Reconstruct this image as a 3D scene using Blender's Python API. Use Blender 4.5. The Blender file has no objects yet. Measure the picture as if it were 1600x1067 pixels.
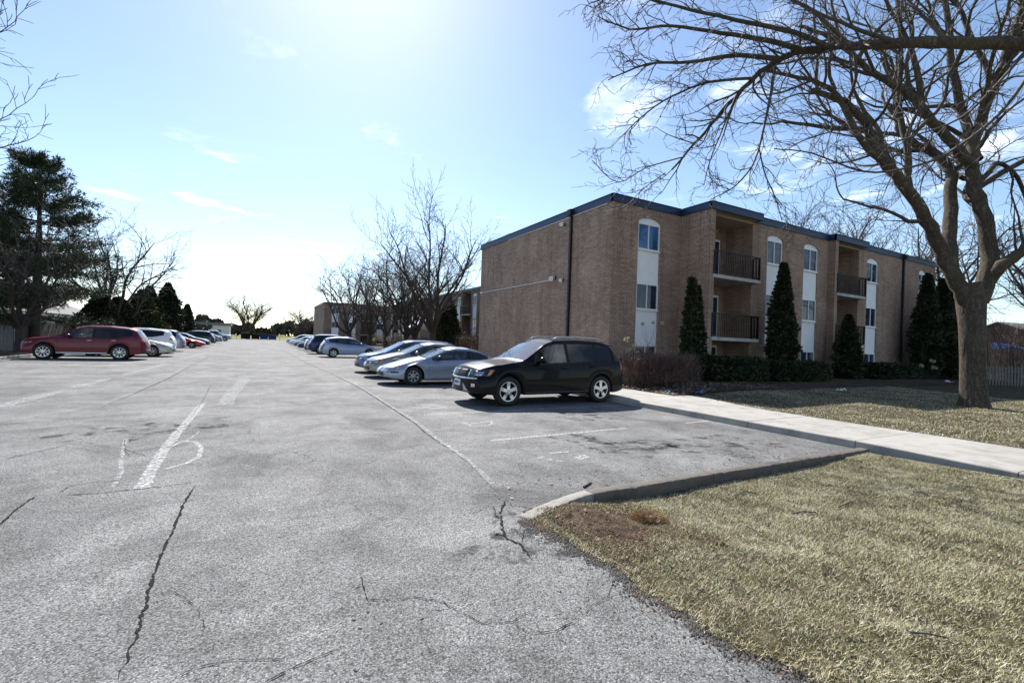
import bpy, bmesh, math, random
import numpy as np
from mathutils import Vector, Matrix
from mathutils.bvhtree import BVHTree

scene = bpy.context.scene
C = scene.collection
R = math.radians

# ------------------------------------------------------------------ camera
FPX = 722.0; CAM_H = 1.53; ROLL = math.atan(0.0345); YAW = R(28.75); PITCH = 2.0/FPX
cd = bpy.data.cameras.new('camera'); cam = bpy.data.objects.new('camera', cd); C.objects.link(cam)
cd.sensor_width = 36; cd.lens = FPX/1600*36; cd.clip_end = 4000; cd.clip_start = .05
cam.matrix_world = Matrix.Translation((0, 0, CAM_H)) @ Matrix.Rotation(-YAW, 4, 'Z') @ Matrix.Rotation(R(90)+PITCH, 4, 'X') @ Matrix.Rotation(ROLL, 4, 'Z')
scene.camera = cam

# ------------------------------------------------------------------ sky and sun
SUN_EL = R(44); SUN_AZ = R(9)
S = Vector((math.sin(SUN_AZ)*math.cos(SUN_EL), math.cos(SUN_AZ)*math.cos(SUN_EL), math.sin(SUN_EL)))
world = bpy.data.worlds.new('World'); scene.world = world; world.use_nodes = True
wn = world.node_tree; wn.nodes.clear()
def node(nt, kind, ins=None, **props):
    n = nt.nodes.new('ShaderNode'+kind)
    for k, v in props.items(): setattr(n, k, v)
    for k, v in (ins or {}).items():
        s = n.inputs[k]
        if isinstance(v, bpy.types.NodeSocket): nt.links.new(v, s)
        else: s.default_value = v
    return n
def mth(nt, op, a, b=0.0, c=None, clamp=False):
    d = {0: a, 1: b}
    if c is not None: d[2] = c
    return node(nt, 'Math', d, operation=op, use_clamp=clamp).outputs[0]
def ramp(nt, fac, stops, interp='LINEAR'):
    n = node(nt, 'ValToRGB', {'Fac': fac}); cr = n.color_ramp; cr.interpolation = interp
    while len(cr.elements) < len(stops): cr.elements.new(.5)
    for e, (p, c) in zip(cr.elements, stops):
        e.position = p; e.color = c if len(c) == 4 else (*c, 1)
    return n.outputs['Color']
def mixc(nt, fac, a, b, blend='MIX'):
    n = node(nt, 'Mix', None, data_type='RGBA', blend_type=blend)
    for i, v in ((0, fac), (6, a), (7, b)):
        if isinstance(v, bpy.types.NodeSocket): nt.links.new(v, n.inputs[i])
        else: n.inputs[i].default_value = v if i == 0 else (*v, 1) if len(v) == 3 else v
    return n.outputs[2]
SKY_STRENGTH = .094
sky = node(wn, 'TexSky', None, sky_type='NISHITA', sun_disc=False, sun_elevation=SUN_EL, sun_rotation=SUN_AZ, altitude=100, air_density=1.0, dust_density=.32, ozone_density=2.0)
tc = node(wn, 'TexCoord').outputs['Generated']
sep = node(wn, 'SeparateXYZ', {0: tc})
zz = mth(wn, 'MAXIMUM', sep.outputs['Z'], .03)
cv = node(wn, 'CombineXYZ', {0: mth(wn, 'DIVIDE', sep.outputs['X'], zz), 1: mth(wn, 'DIVIDE', sep.outputs['Y'], zz), 2: 3.1}).outputs[0]
big = node(wn, 'TexNoise', {'Vector': cv, 'Scale': .75, 'Detail': 2.0}).outputs['Fac']
nz = node(wn, 'TexNoise', {'Vector': cv, 'Scale': 1.9, 'Detail': 8.0, 'Roughness': .58, 'Distortion': .25}).outputs['Fac']
cl = mth(wn, 'ADD', mth(wn, 'MULTIPLY', nz, .62), mth(wn, 'MULTIPLY', big, .38))
for az, el, sz, amt in ((46, 27, .16, .075), (62, 23, .16, .075), (12.5, 30, .07, .10), (-3, 17, .14, .045), (41, 24, .07, .04), (-17, 25, .08, .05), (95, 30, .2, .12), (140, 35, .25, .12), (200, 28, .25, .12), (260, 33, .25, .12), (310, 25, .2, .12)):
    dv_ = (math.sin(R(az))*math.cos(R(el)), math.cos(R(az))*math.cos(R(el)), math.sin(R(el)))
    ds = node(wn, 'VectorMath', {0: tc, 1: dv_}, operation='DISTANCE').outputs['Value']
    cl = mth(wn, 'ADD', cl, mth(wn, 'MULTIPLY', ramp(wn, mth(wn, 'DIVIDE', ds, sz*2.2), [(.1, (1, 1, 1)), (1, (0, 0, 0))], 'EASE'), amt))
cloud = ramp(wn, cl, [(.585, (0, 0, 0)), (.74, (1, 1, 1))], 'EASE')
cloudamt = mth(wn, 'MULTIPLY', mth(wn, 'MULTIPLY', cloud, .85), ramp(wn, sep.outputs['Z'], [(.05, (0, 0, 0)), (.2, (1, 1, 1))]))
skyc = mixc(wn, cloudamt, sky.outputs[0], (11.5, 12, 12.6))
bg = node(wn, 'Background', {'Color': skyc, 'Strength': SKY_STRENGTH})
wo = node(wn, 'OutputWorld', {'Surface': bg.outputs[0]})
sl = bpy.data.lights.new('sun', 'SUN'); sl.energy = 5.0; sl.angle = R(.53); sl.color = (1, .955, .89)
so = bpy.data.objects.new('sun', sl); C.objects.link(so)
so.rotation_euler = S.to_track_quat('Z', 'Y').to_euler(); so.location = (0, 0, 40)
vs = scene.view_settings; vs.view_transform = 'Standard'; vs.look = 'None'; vs.exposure = 1.0; vs.gamma = 1

# ------------------------------------------------------------------ picture to place
_r = np.array([math.cos(YAW), -math.sin(YAW), 0]); _f = np.array([math.sin(YAW), math.cos(YAW), 0]); _u = np.array([0, 0, 1.])
def ray(x, y):
    dx, dy = x-800, y-533.5; c, s = math.cos(ROLL), math.sin(ROLL)
    return (c*dx+s*dy)/FPX*_r + _f - (-s*dx+c*dy-2.0)/FPX*_u
def G(x, y, z=0.0):
    d = ray(x, y); t = (z-CAM_H)/d[2]; return (d[0]*t, d[1]*t)
def P3(x, y, d):
    v = ray(x, y)*d; return Vector((v[0], v[1], v[2]+CAM_H))
def onX(x, X):
    d = ray(x, 530); return X/d[0]*d[1]
def onY(x, Y):
    d = ray(x, 530); return Y/d[1]*d[0]

# ------------------------------------------------------------------ materials
M = {}
def newmat(name):
    m = bpy.data.materials.new(name); m.use_nodes = True; nt = m.node_tree; nt.nodes.clear()
    b = node(nt, 'BsdfPrincipled'); o = node(nt, 'OutputMaterial', {0: b.outputs[0]}); M[name] = m
    return m, nt, b, o
def bump(nt, b, h, strength=.3, dist=.01):
    n = node(nt, 'Bump', {'Height': h, 'Strength': strength, 'Distance': dist}); nt.links.new(n.outputs[0], b.inputs['Normal'])
def objc(nt): return node(nt, 'TexCoord').outputs['Object']
def plain(name, col, rough=.6, metal=0.0, var=.12, scale=6.0, coat=0.0, spec=.5, bmp=0.0):
    m, nt, b, o = newmat(name); v = objc(nt)
    n = node(nt, 'TexNoise', {'Vector': v, 'Scale': scale, 'Detail': 5.0}).outputs['Fac']
    lo = tuple(c*(1-var) for c in col); hi = tuple(min(1, c*(1+var)) for c in col)
    nt.links.new(mixc(nt, n, lo, hi), b.inputs['Base Color'])
    b.inputs['Roughness'].default_value = rough; b.inputs['Metallic'].default_value = metal
    b.inputs['Coat Weight'].default_value = coat; b.inputs['Coat Roughness'].default_value = .04; b.inputs['Specular IOR Level'].default_value = spec
    if bmp: bump(nt, b, n, bmp, .02)
    return m
def asphalt():
    m, nt, b, o = newmat('asphalt'); v = objc(nt)
    big = node(nt, 'TexNoise', {'Vector': v, 'Scale': .35, 'Detail': 6.0, 'Roughness': .6}).outputs['Fac']
    mid = node(nt, 'TexNoise', {'Vector': v, 'Scale': 2.2, 'Detail': 5.0, 'Roughness': .65}).outputs['Fac']
    base = ramp(nt, mth(nt, 'ADD', mth(nt, 'MULTIPLY', big, .6), mth(nt, 'MULTIPLY', mid, .4)), [(.34, (.125, .125, .125)), (.52, (.185, .185, .184)), (.68, (.26, .259, .256))])
    # streaks dragged along the lanes
    mp = node(nt, 'Mapping', {'Vector': v, 'Scale': (1.6, .16, 1)}).outputs[0]
    st = node(nt, 'TexNoise', {'Vector': mp, 'Scale': 1.0, 'Detail': 6.0, 'Roughness': .7}).outputs['Fac']
    base = mixc(nt, mth(nt, 'MULTIPLY', ramp(nt, st, [(.52, (0, 0, 0)), (.75, (1, 1, 1))]), .5), base, (.28, .28, .28))
    dk = node(nt, 'TexNoise', {'Vector': v, 'Scale': .9, 'Detail': 5.0, 'Roughness': .7, 'Distortion': .8}).outputs['Fac']
    base = mixc(nt, 1.0, base, ramp(nt, dk, [(.30, (.55, .55, .55)), (.5, (.98, .98, .98)), (.70, (1.25, 1.25, 1.24))]), 'MULTIPLY')
    # stone chips, polished away in the wheel tracks
    vo = node(nt, 'TexVoronoi', {'Vector': v, 'Scale': 125.0, 'Randomness': 1.0})
    chip = node(nt, 'SeparateColor', {0: vo.outputs['Color']}).outputs[0]
    base = mixc(nt, .9, base, ramp(nt, chip, [(0, (.16, .16, .16)), (.28, (.80, .80, .80)), (.7, (1.15, 1.15, 1.15)), (1, (1.9, 1.9, 1.88))]), 'MULTIPLY')
    gap = ramp(nt, vo.outputs['Distance'], [(.35, (1, 1, 1)), (.75, (.35, .35, .35))])
    base = mixc(nt, .7, base, gap, 'MULTIPLY')
    # hairline map cracks, in patches
    wv = node(nt, 'TexNoise', {'Vector': v, 'Scale': 1.3, 'Detail': 4.0}).outputs['Color']
    dv = node(nt, 'VectorMath', {0: v, 1: node(nt, 'VectorMath', {0: wv, 3: 1.1}, operation='SCALE').outputs[0]}, operation='ADD').outputs[0]
    ed = node(nt, 'TexVoronoi', {'Vector': dv, 'Scale': .62}, feature='DISTANCE_TO_EDGE').outputs['Distance']
    msk = ramp(nt, node(nt, 'TexNoise', {'Vector': v, 'Scale': .22, 'Detail': 2.0}).outputs['Fac'], [(.5, (0, 0, 0)), (.6, (1, 1, 1))])
    crk = mth(nt, 'MULTIPLY', ramp(nt, ed, [(.002, (1, 1, 1)), (.008, (0, 0, 0))]), msk)
    base = mixc(nt, mth(nt, 'MULTIPLY', crk, .8), base, (.035, .035, .035))
    nt.links.new(base, b.inputs['Base Color']); b.inputs['Roughness'].default_value = .85
    b.inputs['Specular IOR Level'].default_value = .18
    h = mth(nt, 'SUBTRACT', mth(nt, 'MULTIPLY', vo.outputs['Distance'], -1.0), mth(nt, 'MULTIPLY', crk, 2.0))
    bump(nt, b, h, .5, .005)
asphalt()
def brickmat(name, c1, c2, mortar):
    m, nt, b, o = newmat(name)
    uv = node(nt, 'TexCoord').outputs['UV']; v = objc(nt)
    br = node(nt, 'TexBrick', {'Vector': uv, 'Color1': (*c1, 1), 'Color2': (*c2, 1), 'Mortar': (*mortar, 1), 'Scale': 1.0, 'Mortar Size': .012, 'Mortar Smooth': .3, 'Bias': -.1, 'Brick Width': .30, 'Row Height': .098}, offset=.5)
    n = node(nt, 'TexNoise', {'Vector': v, 'Scale': .7, 'Detail': 6.0, 'Roughness': .6}).outputs['Fac']
    n2 = node(nt, 'TexNoise', {'Vector': uv, 'Scale': 9.0, 'Detail': 3.0}).outputs['Fac']
    col = mixc(nt, 1.0, br.outputs['Color'], ramp(nt, n, [(.3, (.8, .78, .76)), (.7, (1.15, 1.13, 1.1))]), 'MULTIPLY')
    col = mixc(nt, .5, col, ramp(nt, n2, [(.3, (.7, .7, .7)), (.7, (1.25, 1.25, 1.25))]), 'MULTIPLY')
    sv = node(nt, 'Mapping', {'Vector': uv, 'Scale': (1.3, .12, 1)}).outputs[0]
    st = node(nt, 'TexNoise', {'Vector': sv, 'Scale': 2.0, 'Detail': 5.0, 'Roughness': .7}).outputs['Fac']
    col = mixc(nt, .8, col, ramp(nt, st, [(.35, (.72, .71, .70)), (.5, (1, 1, 1)), (.7, (1.12, 1.12, 1.12))]), 'MULTIPLY')
    nt.links.new(col, b.inputs['Base Color']); b.inputs['Roughness'].default_value = .85; b.inputs['Specular IOR Level'].default_value = .2
    bump(nt, b, mth(nt, 'SUBTRACT', 1.0, br.outputs['Fac']), .5, .01)
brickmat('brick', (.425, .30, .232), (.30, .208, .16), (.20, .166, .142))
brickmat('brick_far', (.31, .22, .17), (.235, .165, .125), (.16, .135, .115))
def concrete(name, col, scale=3.0):
    m, nt, b, o = newmat(name); v = objc(nt)
    n = node(nt, 'TexNoise', {'Vector': v, 'Scale': scale, 'Detail': 7.0, 'Roughness': .65}).outputs['Fac']
    f = node(nt, 'TexNoise', {'Vector': v, 'Scale': 120.0, 'Detail': 2.0}).outputs['Fac']
    g2 = node(nt, 'TexNoise', {'Vector': v, 'Scale': .7, 'Detail': 6.0, 'Roughness': .7, 'Distortion': 1.0}).outputs['Fac']
    n = mth(nt, 'ADD', mth(nt, 'MULTIPLY', n, .6), mth(nt, 'MULTIPLY', g2, .4))
    c = mixc(nt, 1.0, ramp(nt, n, [(.36, tuple(x*.66 for x in col)), (.52, col), (.68, tuple(min(1, x*1.12) for x in col))]), ramp(nt, f, [(.35, (.8, .8, .8)), (.65, (1.1, 1.1, 1.1))]), 'MULTIPLY')
    nt.links.new(c, b.inputs['Base Color']); b.inputs['Roughness'].default_value = .85
    bump(nt, b, f, .25, .004)
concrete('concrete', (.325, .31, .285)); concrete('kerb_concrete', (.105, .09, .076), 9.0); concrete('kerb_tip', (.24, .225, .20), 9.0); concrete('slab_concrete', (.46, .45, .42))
def paintmark(name, col, lo, hi, scale=14.0):
    m, nt, b, o = newmat(name); v = objc(nt)
    n = node(nt, 'TexNoise', {'Vector': v, 'Scale': scale, 'Detail': 6.0, 'Roughness': .75}).outputs['Fac']
    fac = ramp(nt, n, [(lo, (0, 0, 0)), (hi, (1, 1, 1))])
    b.inputs['Base Color'].default_value = (*col, 1); b.inputs['Roughness'].default_value = 1.0; b.inputs['Specular IOR Level'].default_value = 0.0
    mx = node(nt, 'MixShader', {0: fac, 1: node(nt, 'BsdfTransparent').outputs[0], 2: b.outputs[0]})
    nt.links.new(mx.outputs[0], o.inputs[0])
paintmark('line_paint', (.56, .56, .55), .40, .66, 24.0); paintmark('worn_paint', (.50, .50, .49), .43, .68, 16.0); paintmark('crack_fill', (.03, .029, .028), .22, .36, 25.0); paintmark('seal_pale', (.42, .42, .42), .40, .60, 12.0)
paintmark('oil_stain', (.07, .07, .07), .5, .66, 3.0)
def ground_mat(name, stops, scale=1.5, fine=40.0):
    m, nt, b, o = newmat(name); v = objc(nt)
    n = node(nt, 'TexNoise', {'Vector': v, 'Scale': scale, 'Detail': 7.0, 'Roughness': .62}).outputs['Fac']
    f = node(nt, 'TexNoise', {'Vector': v, 'Scale': fine, 'Detail': 4.0, 'Roughness': .7}).outputs['Fac']
    c = mixc(nt, 1.0, ramp(nt, n, stops), ramp(nt, f, [(.3, (.45, .45, .45)), (.6, (1.15, 1.15, 1.15))]), 'MULTIPLY')
    nt.links.new(c, b.inputs['Base Color']); b.inputs['Roughness'].default_value = .95; b.inputs['Specular IOR Level'].default_value = .1
    bump(nt, b, f, .8, .03)
ground_mat('lawn', [(.35, (.03, .024, .016)), (.5, (.07, .058, .034)), (.65, (.14, .115, .07))], 6.0, 70.0)
ground_mat('field', [(.35, (.13, .13, .05)), (.6, (.2, .19, .075))], .05, 3.0)
ground_mat('soil', [(.35, (.045, .032, .023)), (.6, (.115, .08, .056))], 6.0, 60.0)
ground_mat('mulch', [(.35, (.035, .026, .02)), (.6, (.10, .07, .05))], 3.0, 30.0)
def leafy(name, stops, rough=.6, trans=0.0, clump=0.8):
    m, nt, b, o = newmat(name); v = objc(nt)
    ri = node(nt, 'NewGeometry').outputs['Random Per Island']
    n = node(nt, 'TexNoise', {'Vector': v, 'Scale': clump, 'Detail': 4.0}).outputs['Fac']
    f = mth(nt, 'ADD', mth(nt, 'MULTIPLY', ri, .5), mth(nt, 'MULTIPLY', n, .5))
    nt.links.new(ramp(nt, f, stops), b.inputs['Base Color']); b.inputs['Roughness'].default_value = rough; b.inputs['Specular IOR Level'].default_value = .25
leafy('grass', [(.28, (.03, .038, .011)), (.39, (.15, .155, .047)), (.48, (.37, .335, .17)), (.60, (.60, .54, .35)), (.82, (.79, .74, .58))], .7, 0, 2.6)
leafy('needles', [(.25, (.02, .034, .018)), (.5, (.045, .066, .032)), (.75, (.085, .105, .05))])
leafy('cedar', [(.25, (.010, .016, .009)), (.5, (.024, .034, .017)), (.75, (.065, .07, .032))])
leafy('cedar_pale_green', [(.25, (.025, .035, .014)), (.5, (.05, .062, .024)), (.75, (.09, .10, .04))])  # paler green foliage colour for the cone-shaped conifer
leafy('hedge_twigs', [(.25, (.06, .03, .025)), (.5, (.12, .07, .055)), (.75, (.22, .15, .12))])
leafy('dry_leaves', [(.25, (.07, .045, .03)), (.5, (.15, .10, .065)), (.75, (.27, .21, .15))])
leafy('straw', [(.25, (.20, .12, .05)), (.5, (.36, .24, .11)), (.75, (.5, .37, .2))])
leafy('flower_dry', [(.25, (.30, .23, .15)), (.6, (.55, .46, .34)), (.8, (.62, .55, .45))])
leafy('far_wood', [(.25, (.03, .035, .028)), (.5, (.055, .058, .045)), (.75, (.09, .085, .07))], .9, 0, .05)
def barkmat(name, lo, hi, scale=14.0, mossy=None):
    m, nt, b, o = newmat(name); v = objc(nt)
    mp = node(nt, 'Mapping', {'Vector': v, 'Scale': (1, 1, .28)}).outputs[0]
    n1 = node(nt, 'TexNoise', {'Vector': mp, 'Scale': scale*1.6, 'Detail': 7.0, 'Roughness': .68, 'Distortion': .6}).outputs['Fac']
    rd = mth(nt, 'MULTIPLY', mth(nt, 'ABSOLUTE', mth(nt, 'SUBTRACT', n1, .5)), 4.0, clamp=True)
    n = node(nt, 'TexNoise', {'Vector': v, 'Scale': scale*5, 'Detail': 4.0, 'Roughness': .7}).outputs['Fac']
    h = mth(nt, 'ADD', mth(nt, 'MULTIPLY', rd, .65), mth(nt, 'MULTIPLY', n, .45))
    c = ramp(nt, h, [(.12, lo), (.7, hi)])
    if mossy:
        g = node(nt, 'TexNoise', {'Vector': v, 'Scale': 1.1, 'Detail': 4.0}).outputs['Fac']
        c = mixc(nt, mth(nt, 'MULTIPLY', ramp(nt, g, [(.5, (0, 0, 0)), (.7, (1, 1, 1))]), .6), c, mossy)
    nt.links.new(c, b.inputs['Base Color']); b.inputs['Roughness'].default_value = .9; b.inputs['Specular IOR Level'].default_value = .15
    bump(nt, b, h, .9, .03)
barkmat('bark', (.030, .024, .019), (.17, .14, .11), 7.0, (.13, .125, .07)); barkmat('bark_dark', (.03, .025, .021), (.11, .09, .075), 9.0)
plain('twig', (.07, .056, .046), .8, var=.4, scale=3.0); plain('twig_dark', (.075, .063, .055), .85, var=.35, scale=2.0)
plain('fascia', (.02, .042, .09), .45, .3, .2, 2.0); plain('dark_metal', (.012, .011, .011), .4, .6, .3); plain('downspout', (.016, .009, .010), .5, .2, .3)
plain('white_frame', (.80, .80, .80), .5, var=.08); plain('white_panel', (.86, .865, .87), .6, var=.10, scale=2.5); plain('stucco', (.36, .30, .24), .9, var=.12)
plain('door_dark', (.05, .045, .045), .5); plain('roof_gravel', (.2, .19, .18), .9); plain('curtain', (.30, .29, .27), .9, var=.3, scale=8.0)
plain('rubber', (.014, .014, .014), .75, var=.3, scale=20); plain('alloy', (.62, .63, .65), .28, .9, .06); plain('alloy_dull', (.42, .43, .45), .4, .8, .1)
plain('black_trim', (.012, .012, .013), .45, var=.2); plain('chrome', (.72, .73, .75), .12, 1.0, .03); plain('seat_cloth', (.06, .06, .065), .9, var=.2); plain('plate', (.66, .68, .74), .4); plain('plate_ink', (.05, .07, .2), .5); plain('under', (.01, .01, .01), .9)
plain('red_lens', (.45, .012, .012), .15, coat=1.0); plain('amber_lens', (.7, .2, .03), .2, coat=1.0); plain('fence_wood', (.075, .06, .048), .9, var=.4, scale=5.0, bmp=.3); plain('fence_grey', (.17, .165, .16), .9, var=.3, scale=5.0)
plain('picket', (.14, .133, .125), .8, var=.35, scale=4.0); plain('shingle', (.17, .165, .16), .95, var=.3, scale=7.0); plain('siding', (.62, .62, .60), .7, var=.06); plain('siding_tan', (.38, .31, .25), .8)
plain('tarp', (.05, .13, .5), .5); plain('litter_blue', (.05, .12, .30), .4); plain('litter_white', (.7, .7, .72), .5); plain('bin_blue', (.02, .045, .16), .8, var=.25, spec=.1); plain('bin_dark', (.018, .02, .018), 1.0, var=.3, spec=0.0); plain('awning_white', (.72, .73, .76), .6); plain('awning_blue', (.10, .14, .33), .6); plain('pipe_white', (.62, .6, .57), .5); plain('lamp_glass', (.75, .75, .72), .2)
plain('asphalt_dark_edge', (.07, .068, .065), .9, var=.4, scale=20)
def glass(name, tint, rough=.02, refl=1.0):
    m, nt, b, o = newmat(name); v = objc(nt)
    nz = node(nt, 'TexNoise', {'Vector': v, 'Scale': 1.2, 'Detail': 2.0}).outputs['Fac']
    bp = node(nt, 'Bump', {'Height': nz, 'Strength': .04, 'Distance': .05}).outputs[0]
    fr = node(nt, 'Fresnel', {'IOR': 1.55, 'Normal': bp}).outputs[0]
    fr = mth(nt, 'MULTIPLY', fr, refl, clamp=True)
    mx = node(nt, 'MixShader', {0: fr, 1: node(nt, 'BsdfTransparent', {0: (*tint, 1)}).outputs[0], 2: node(nt, 'BsdfGlossy', {'Color': (1, 1, 1, 1), 'Roughness': rough, 'Normal': bp}).outputs[0]})
    nt.links.new(mx.outputs[0], o.inputs[0])
glass('car_glass', (.45, .48, .49), .02, 1.7); glass('privacy_glass', (.05, .055, .06))
glass('lens_glass', (.85, .87, .9), .02, 1.6)
def winglass(name, col):
    m, nt, b, o = newmat(name); v = objc(nt)
    n = node(nt, 'TexNoise', {'Vector': v, 'Scale': 1.4, 'Detail': 2.0}).outputs['Fac']
    nt.links.new(ramp(nt, n, [(.3, tuple(c*.4 for c in col)), (.7, col)]), b.inputs['Base Color'])
    b.inputs['Roughness'].default_value = .03; b.inputs['Specular IOR Level'].default_value = .5; b.inputs['IOR'].default_value = 1.5
    bump(nt, b, n, .05, .05)
winglass('pane_glass', (.03, .05, .085)); winglass('pane_sky_reflect', (.05, .17, .42)); winglass('pane_curtain', (.11, .115, .125)); winglass('pane_dim', (.04, .06, .10))  # sky reflection painted in as blue base colour, except in pane_curtain
def carpaint(name, col, metal=.35, rough=.32):
    return plain(name, col, rough, metal, .04, 40.0, coat=.2 if name == 'paint_black' else .35 if name in ('paint_wine', 'paint_navy', 'paint_red') else .8, spec=.15 if name == 'paint_black' else .4)

# ------------------------------------------------------------------ mesh helpers
class MB:
    def __init__(s): s.v = []; s.f = []; s.m = []
    def add(s, vs, fs, mi=0):
        o = len(s.v); s.v += [tuple(p) for p in vs]; s.f += [tuple(i+o for i in f) for f in fs]; s.m += [mi]*len(fs)
    def box(s, a, b, mi=0):
        x0, y0, z0 = a; x1, y1, z1 = b
        s.add([(x0, y0, z0), (x1, y0, z0), (x1, y1, z0), (x0, y1, z0), (x0, y0, z1), (x1, y0, z1), (x1, y1, z1), (x0, y1, z1)],
              [(0, 3, 2, 1), (4, 5, 6, 7), (0, 1, 5, 4), (1, 2, 6, 5), (2, 3, 7, 6), (3, 0, 4, 7)], mi)
    def obox(s, c, u, hu, n, hn, z0, z1, mi=0):     # box along unit u (half hu) and n (half hn)
        c = Vector(c); u = Vector(u); n = Vector(n); k = []
        for z in (z0, z1):
            for a, b in ((-1, -1), (1, -1), (1, 1), (-1, 1)): k.append(c+u*hu*a+n*hn*b+Vector((0, 0, z)))
        s.add(k, [(0, 3, 2, 1), (4, 5, 6, 7), (0, 1, 5, 4), (1, 2, 6, 5), (2, 3, 7, 6), (3, 0, 4, 7)], mi)
    def tube(s, pts, rads, n=8, cap=True, mi=0):
        pts = [Vector(p) for p in pts]; vs = []; fs = []
        if not hasattr(rads, '__len__'): rads = [rads]*len(pts)
        for i, p in enumerate(pts):
            t = (pts[min(i+1, len(pts)-1)]-pts[max(i-1, 0)]).normalized()
            a = t.orthogonal().normalized() if i == 0 else (a-t*a.dot(t)).normalized()
            b = t.cross(a)
            for k in range(n):
                q = 2*math.pi*k/n; vs.append(p+(a*math.cos(q)+b*math.sin(q))*rads[i])
        for i in range(len(pts)-1):
            for k in range(n): fs.append((i*n+k, i*n+(k+1) % n, (i+1)*n+(k+1) % n, (i+1)*n+k))
        if cap: fs += [tuple(range(n))[::-1], tuple(range((len(pts)-1)*n, len(pts)*n))]
        s.add(vs, fs, mi)
    def lathe(s, prof, n=24, axis='Y', mi=0):       # prof: (offset along axis, radius)
        vs = []; fs = []
        for o, r in prof:
            for k in range(n):
                q = 2*math.pi*k/n; vs.append((r*math.cos(q), o, r*math.sin(q)) if axis == 'Y' else (r*math.cos(q), r*math.sin(q), o))
        for i in range(len(prof)-1):
            for k in range(n): fs.append((i*n+k, (i+1)*n+k, (i+1)*n+(k+1) % n, i*n+(k+1) % n))
        s.add(vs, fs, mi)
    def mesh(s, name, mats, smooth=False, uv=None):
        me = bpy.data.meshes.new(name); me.from_pydata(s.v, [], s.f)
        for m in (mats if isinstance(mats, (list, tuple)) else [mats]): me.materials.append(M[m] if isinstance(m, str) else m)
        if any(s.m): me.polygons.foreach_set('material_index', s.m)
        if smooth: me.polygons.foreach_set('use_smooth', [True]*len(me.polygons))
        me.update(); return me
    def build(s, name, mats, parent=None, smooth=False, loc=(0, 0, 0), rz=0):
        return link(name, s.mesh(name, mats, smooth), parent, loc, rz)
def link(name, me, parent=None, loc=(0, 0, 0), rz=0):
    o = bpy.data.objects.new(name, me); C.objects.link(o); o.location = loc; o.rotation_euler = (0, 0, rz)
    if parent: o.parent = parent
    return o
def tag(o, label=None, cat=None, group=None, kind=None):
    if label: o['label'] = label
    if cat: o['category'] = cat
    if group: o['group'] = group
    if kind: o['kind'] = kind
    return o
def thing(name, label, cat, loc=(0, 0, 0), rz=0, group=None):
    return tag(link(name, None, None, loc, rz), label, cat, group)
def bevel(o, w=.01, seg=2):
    m = o.modifiers.new('bevel', 'BEVEL'); m.width = w; m.segments = seg; m.limit_method = 'ANGLE'; return o
def fastmesh(name, verts, faces, mat, smooth=False):   # numpy verts (n,3), faces (m,k)
    me = bpy.data.meshes.new(name); n, k = faces.shape
    me.vertices.add(len(verts)); me.vertices.foreach_set('co', np.ascontiguousarray(verts, dtype=np.float32).ravel())
    me.loops.add(n*k); me.loops.foreach_set('vertex_index', np.ascontiguousarray(faces, dtype=np.int32).ravel())
    me.polygons.add(n); me.polygons.foreach_set('loop_start', np.arange(0, n*k, k, dtype=np.int32)); me.polygons.foreach_set('loop_total', np.full(n, k, dtype=np.int32))
    if smooth: me.polygons.foreach_set('use_smooth', np.ones(n, dtype=bool))
    me.materials.append(M[mat]); me.update(calc_edges=True); me.validate(); return me

# ------------------------------------------------------------------ ground, lot, lawns
rng = np.random.default_rng(7); random.seed(7)
def sm(a, b, x):
    t = np.clip((x-a)/(b-a), 0, 1); return t*t*(3-2*t)
def wob(x, y):
    return .5*np.sin(x*1.7+y*.9+1)+.3*np.sin(x*3.1-y*2.3)+.2*np.sin(y*5.3+x*4.1+2)
def hA(x, y): return .014+.016*wob(x, y)*sm(2.2, 3.2, x)-.075*sm(2.55, 3.2, x)*sm(1.8, 3.3, y)*(1-.6*sm(6, 8.3, x))+.05*sm(6.8, 8.3, x)
def hB(x, y): return .115+.16*sm(5, 13, y)*sm(11, 14, x)*(1-sm(14, 26, y))+.02*wob(x*.6, y*.6)*sm(10.9, 12.5, x)
def sheet(name, xs, ys, hf, mat, kind='structure', parent=None, hole=None):
    X, Y = np.meshgrid(np.array(xs), np.array(ys)); Z = hf(X, Y)*np.ones_like(X)
    v = np.stack([X.ravel(), Y.ravel(), Z.ravel()], 1); nx, ny = len(xs), len(ys)
    i = (np.arange(ny-1)[:, None]*nx+np.arange(nx-1)[None, :]).ravel()
    if hole: i = i[i != hole[1]*nx+hole[0]]
    f = np.stack([i, i+1, i+nx+1, i+nx], 1)
    o = link(name, fastmesh(name, v, f, mat, True), parent)
    if kind: tag(o, kind=kind)
    return o
tag(sheet('ground', [-2500, -200, 0, 200, 2500], [-400, 0, 200, 3500], lambda x, y: -.3, 'field'), 'wide flat field of dry green grass reaching the horizon')
lot = tag(sheet('parking_lot', [-10, -4, 2.5, 8.62], [-30, 3.72, 50, 143], lambda x, y: 0.0, 'asphalt', hole=(2, 0)), 'sun-bleached cracked grey asphalt parking lot')
xa = np.linspace(2.15, 8.36, 70); ya = np.linspace(-6, 3.62, 100)
lawnA = tag(sheet('lawn', xa, ya, hA, 'lawn'), 'dry patchy lawn in the foreground corner beside the kerb')
mm = lawnA.data; co = np.empty(len(mm.vertices)*3, np.float32); mm.vertices.foreach_get('co', co); co = co.reshape(-1, 3)
left = co[:, 0] < 2.17
def edgeA(y): return 2.17+.22*sm(2.2, .9, y)+.05*np.sin(y*3.3)+.025*np.sin(y*11)+.015*np.sin(y*29)
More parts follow.
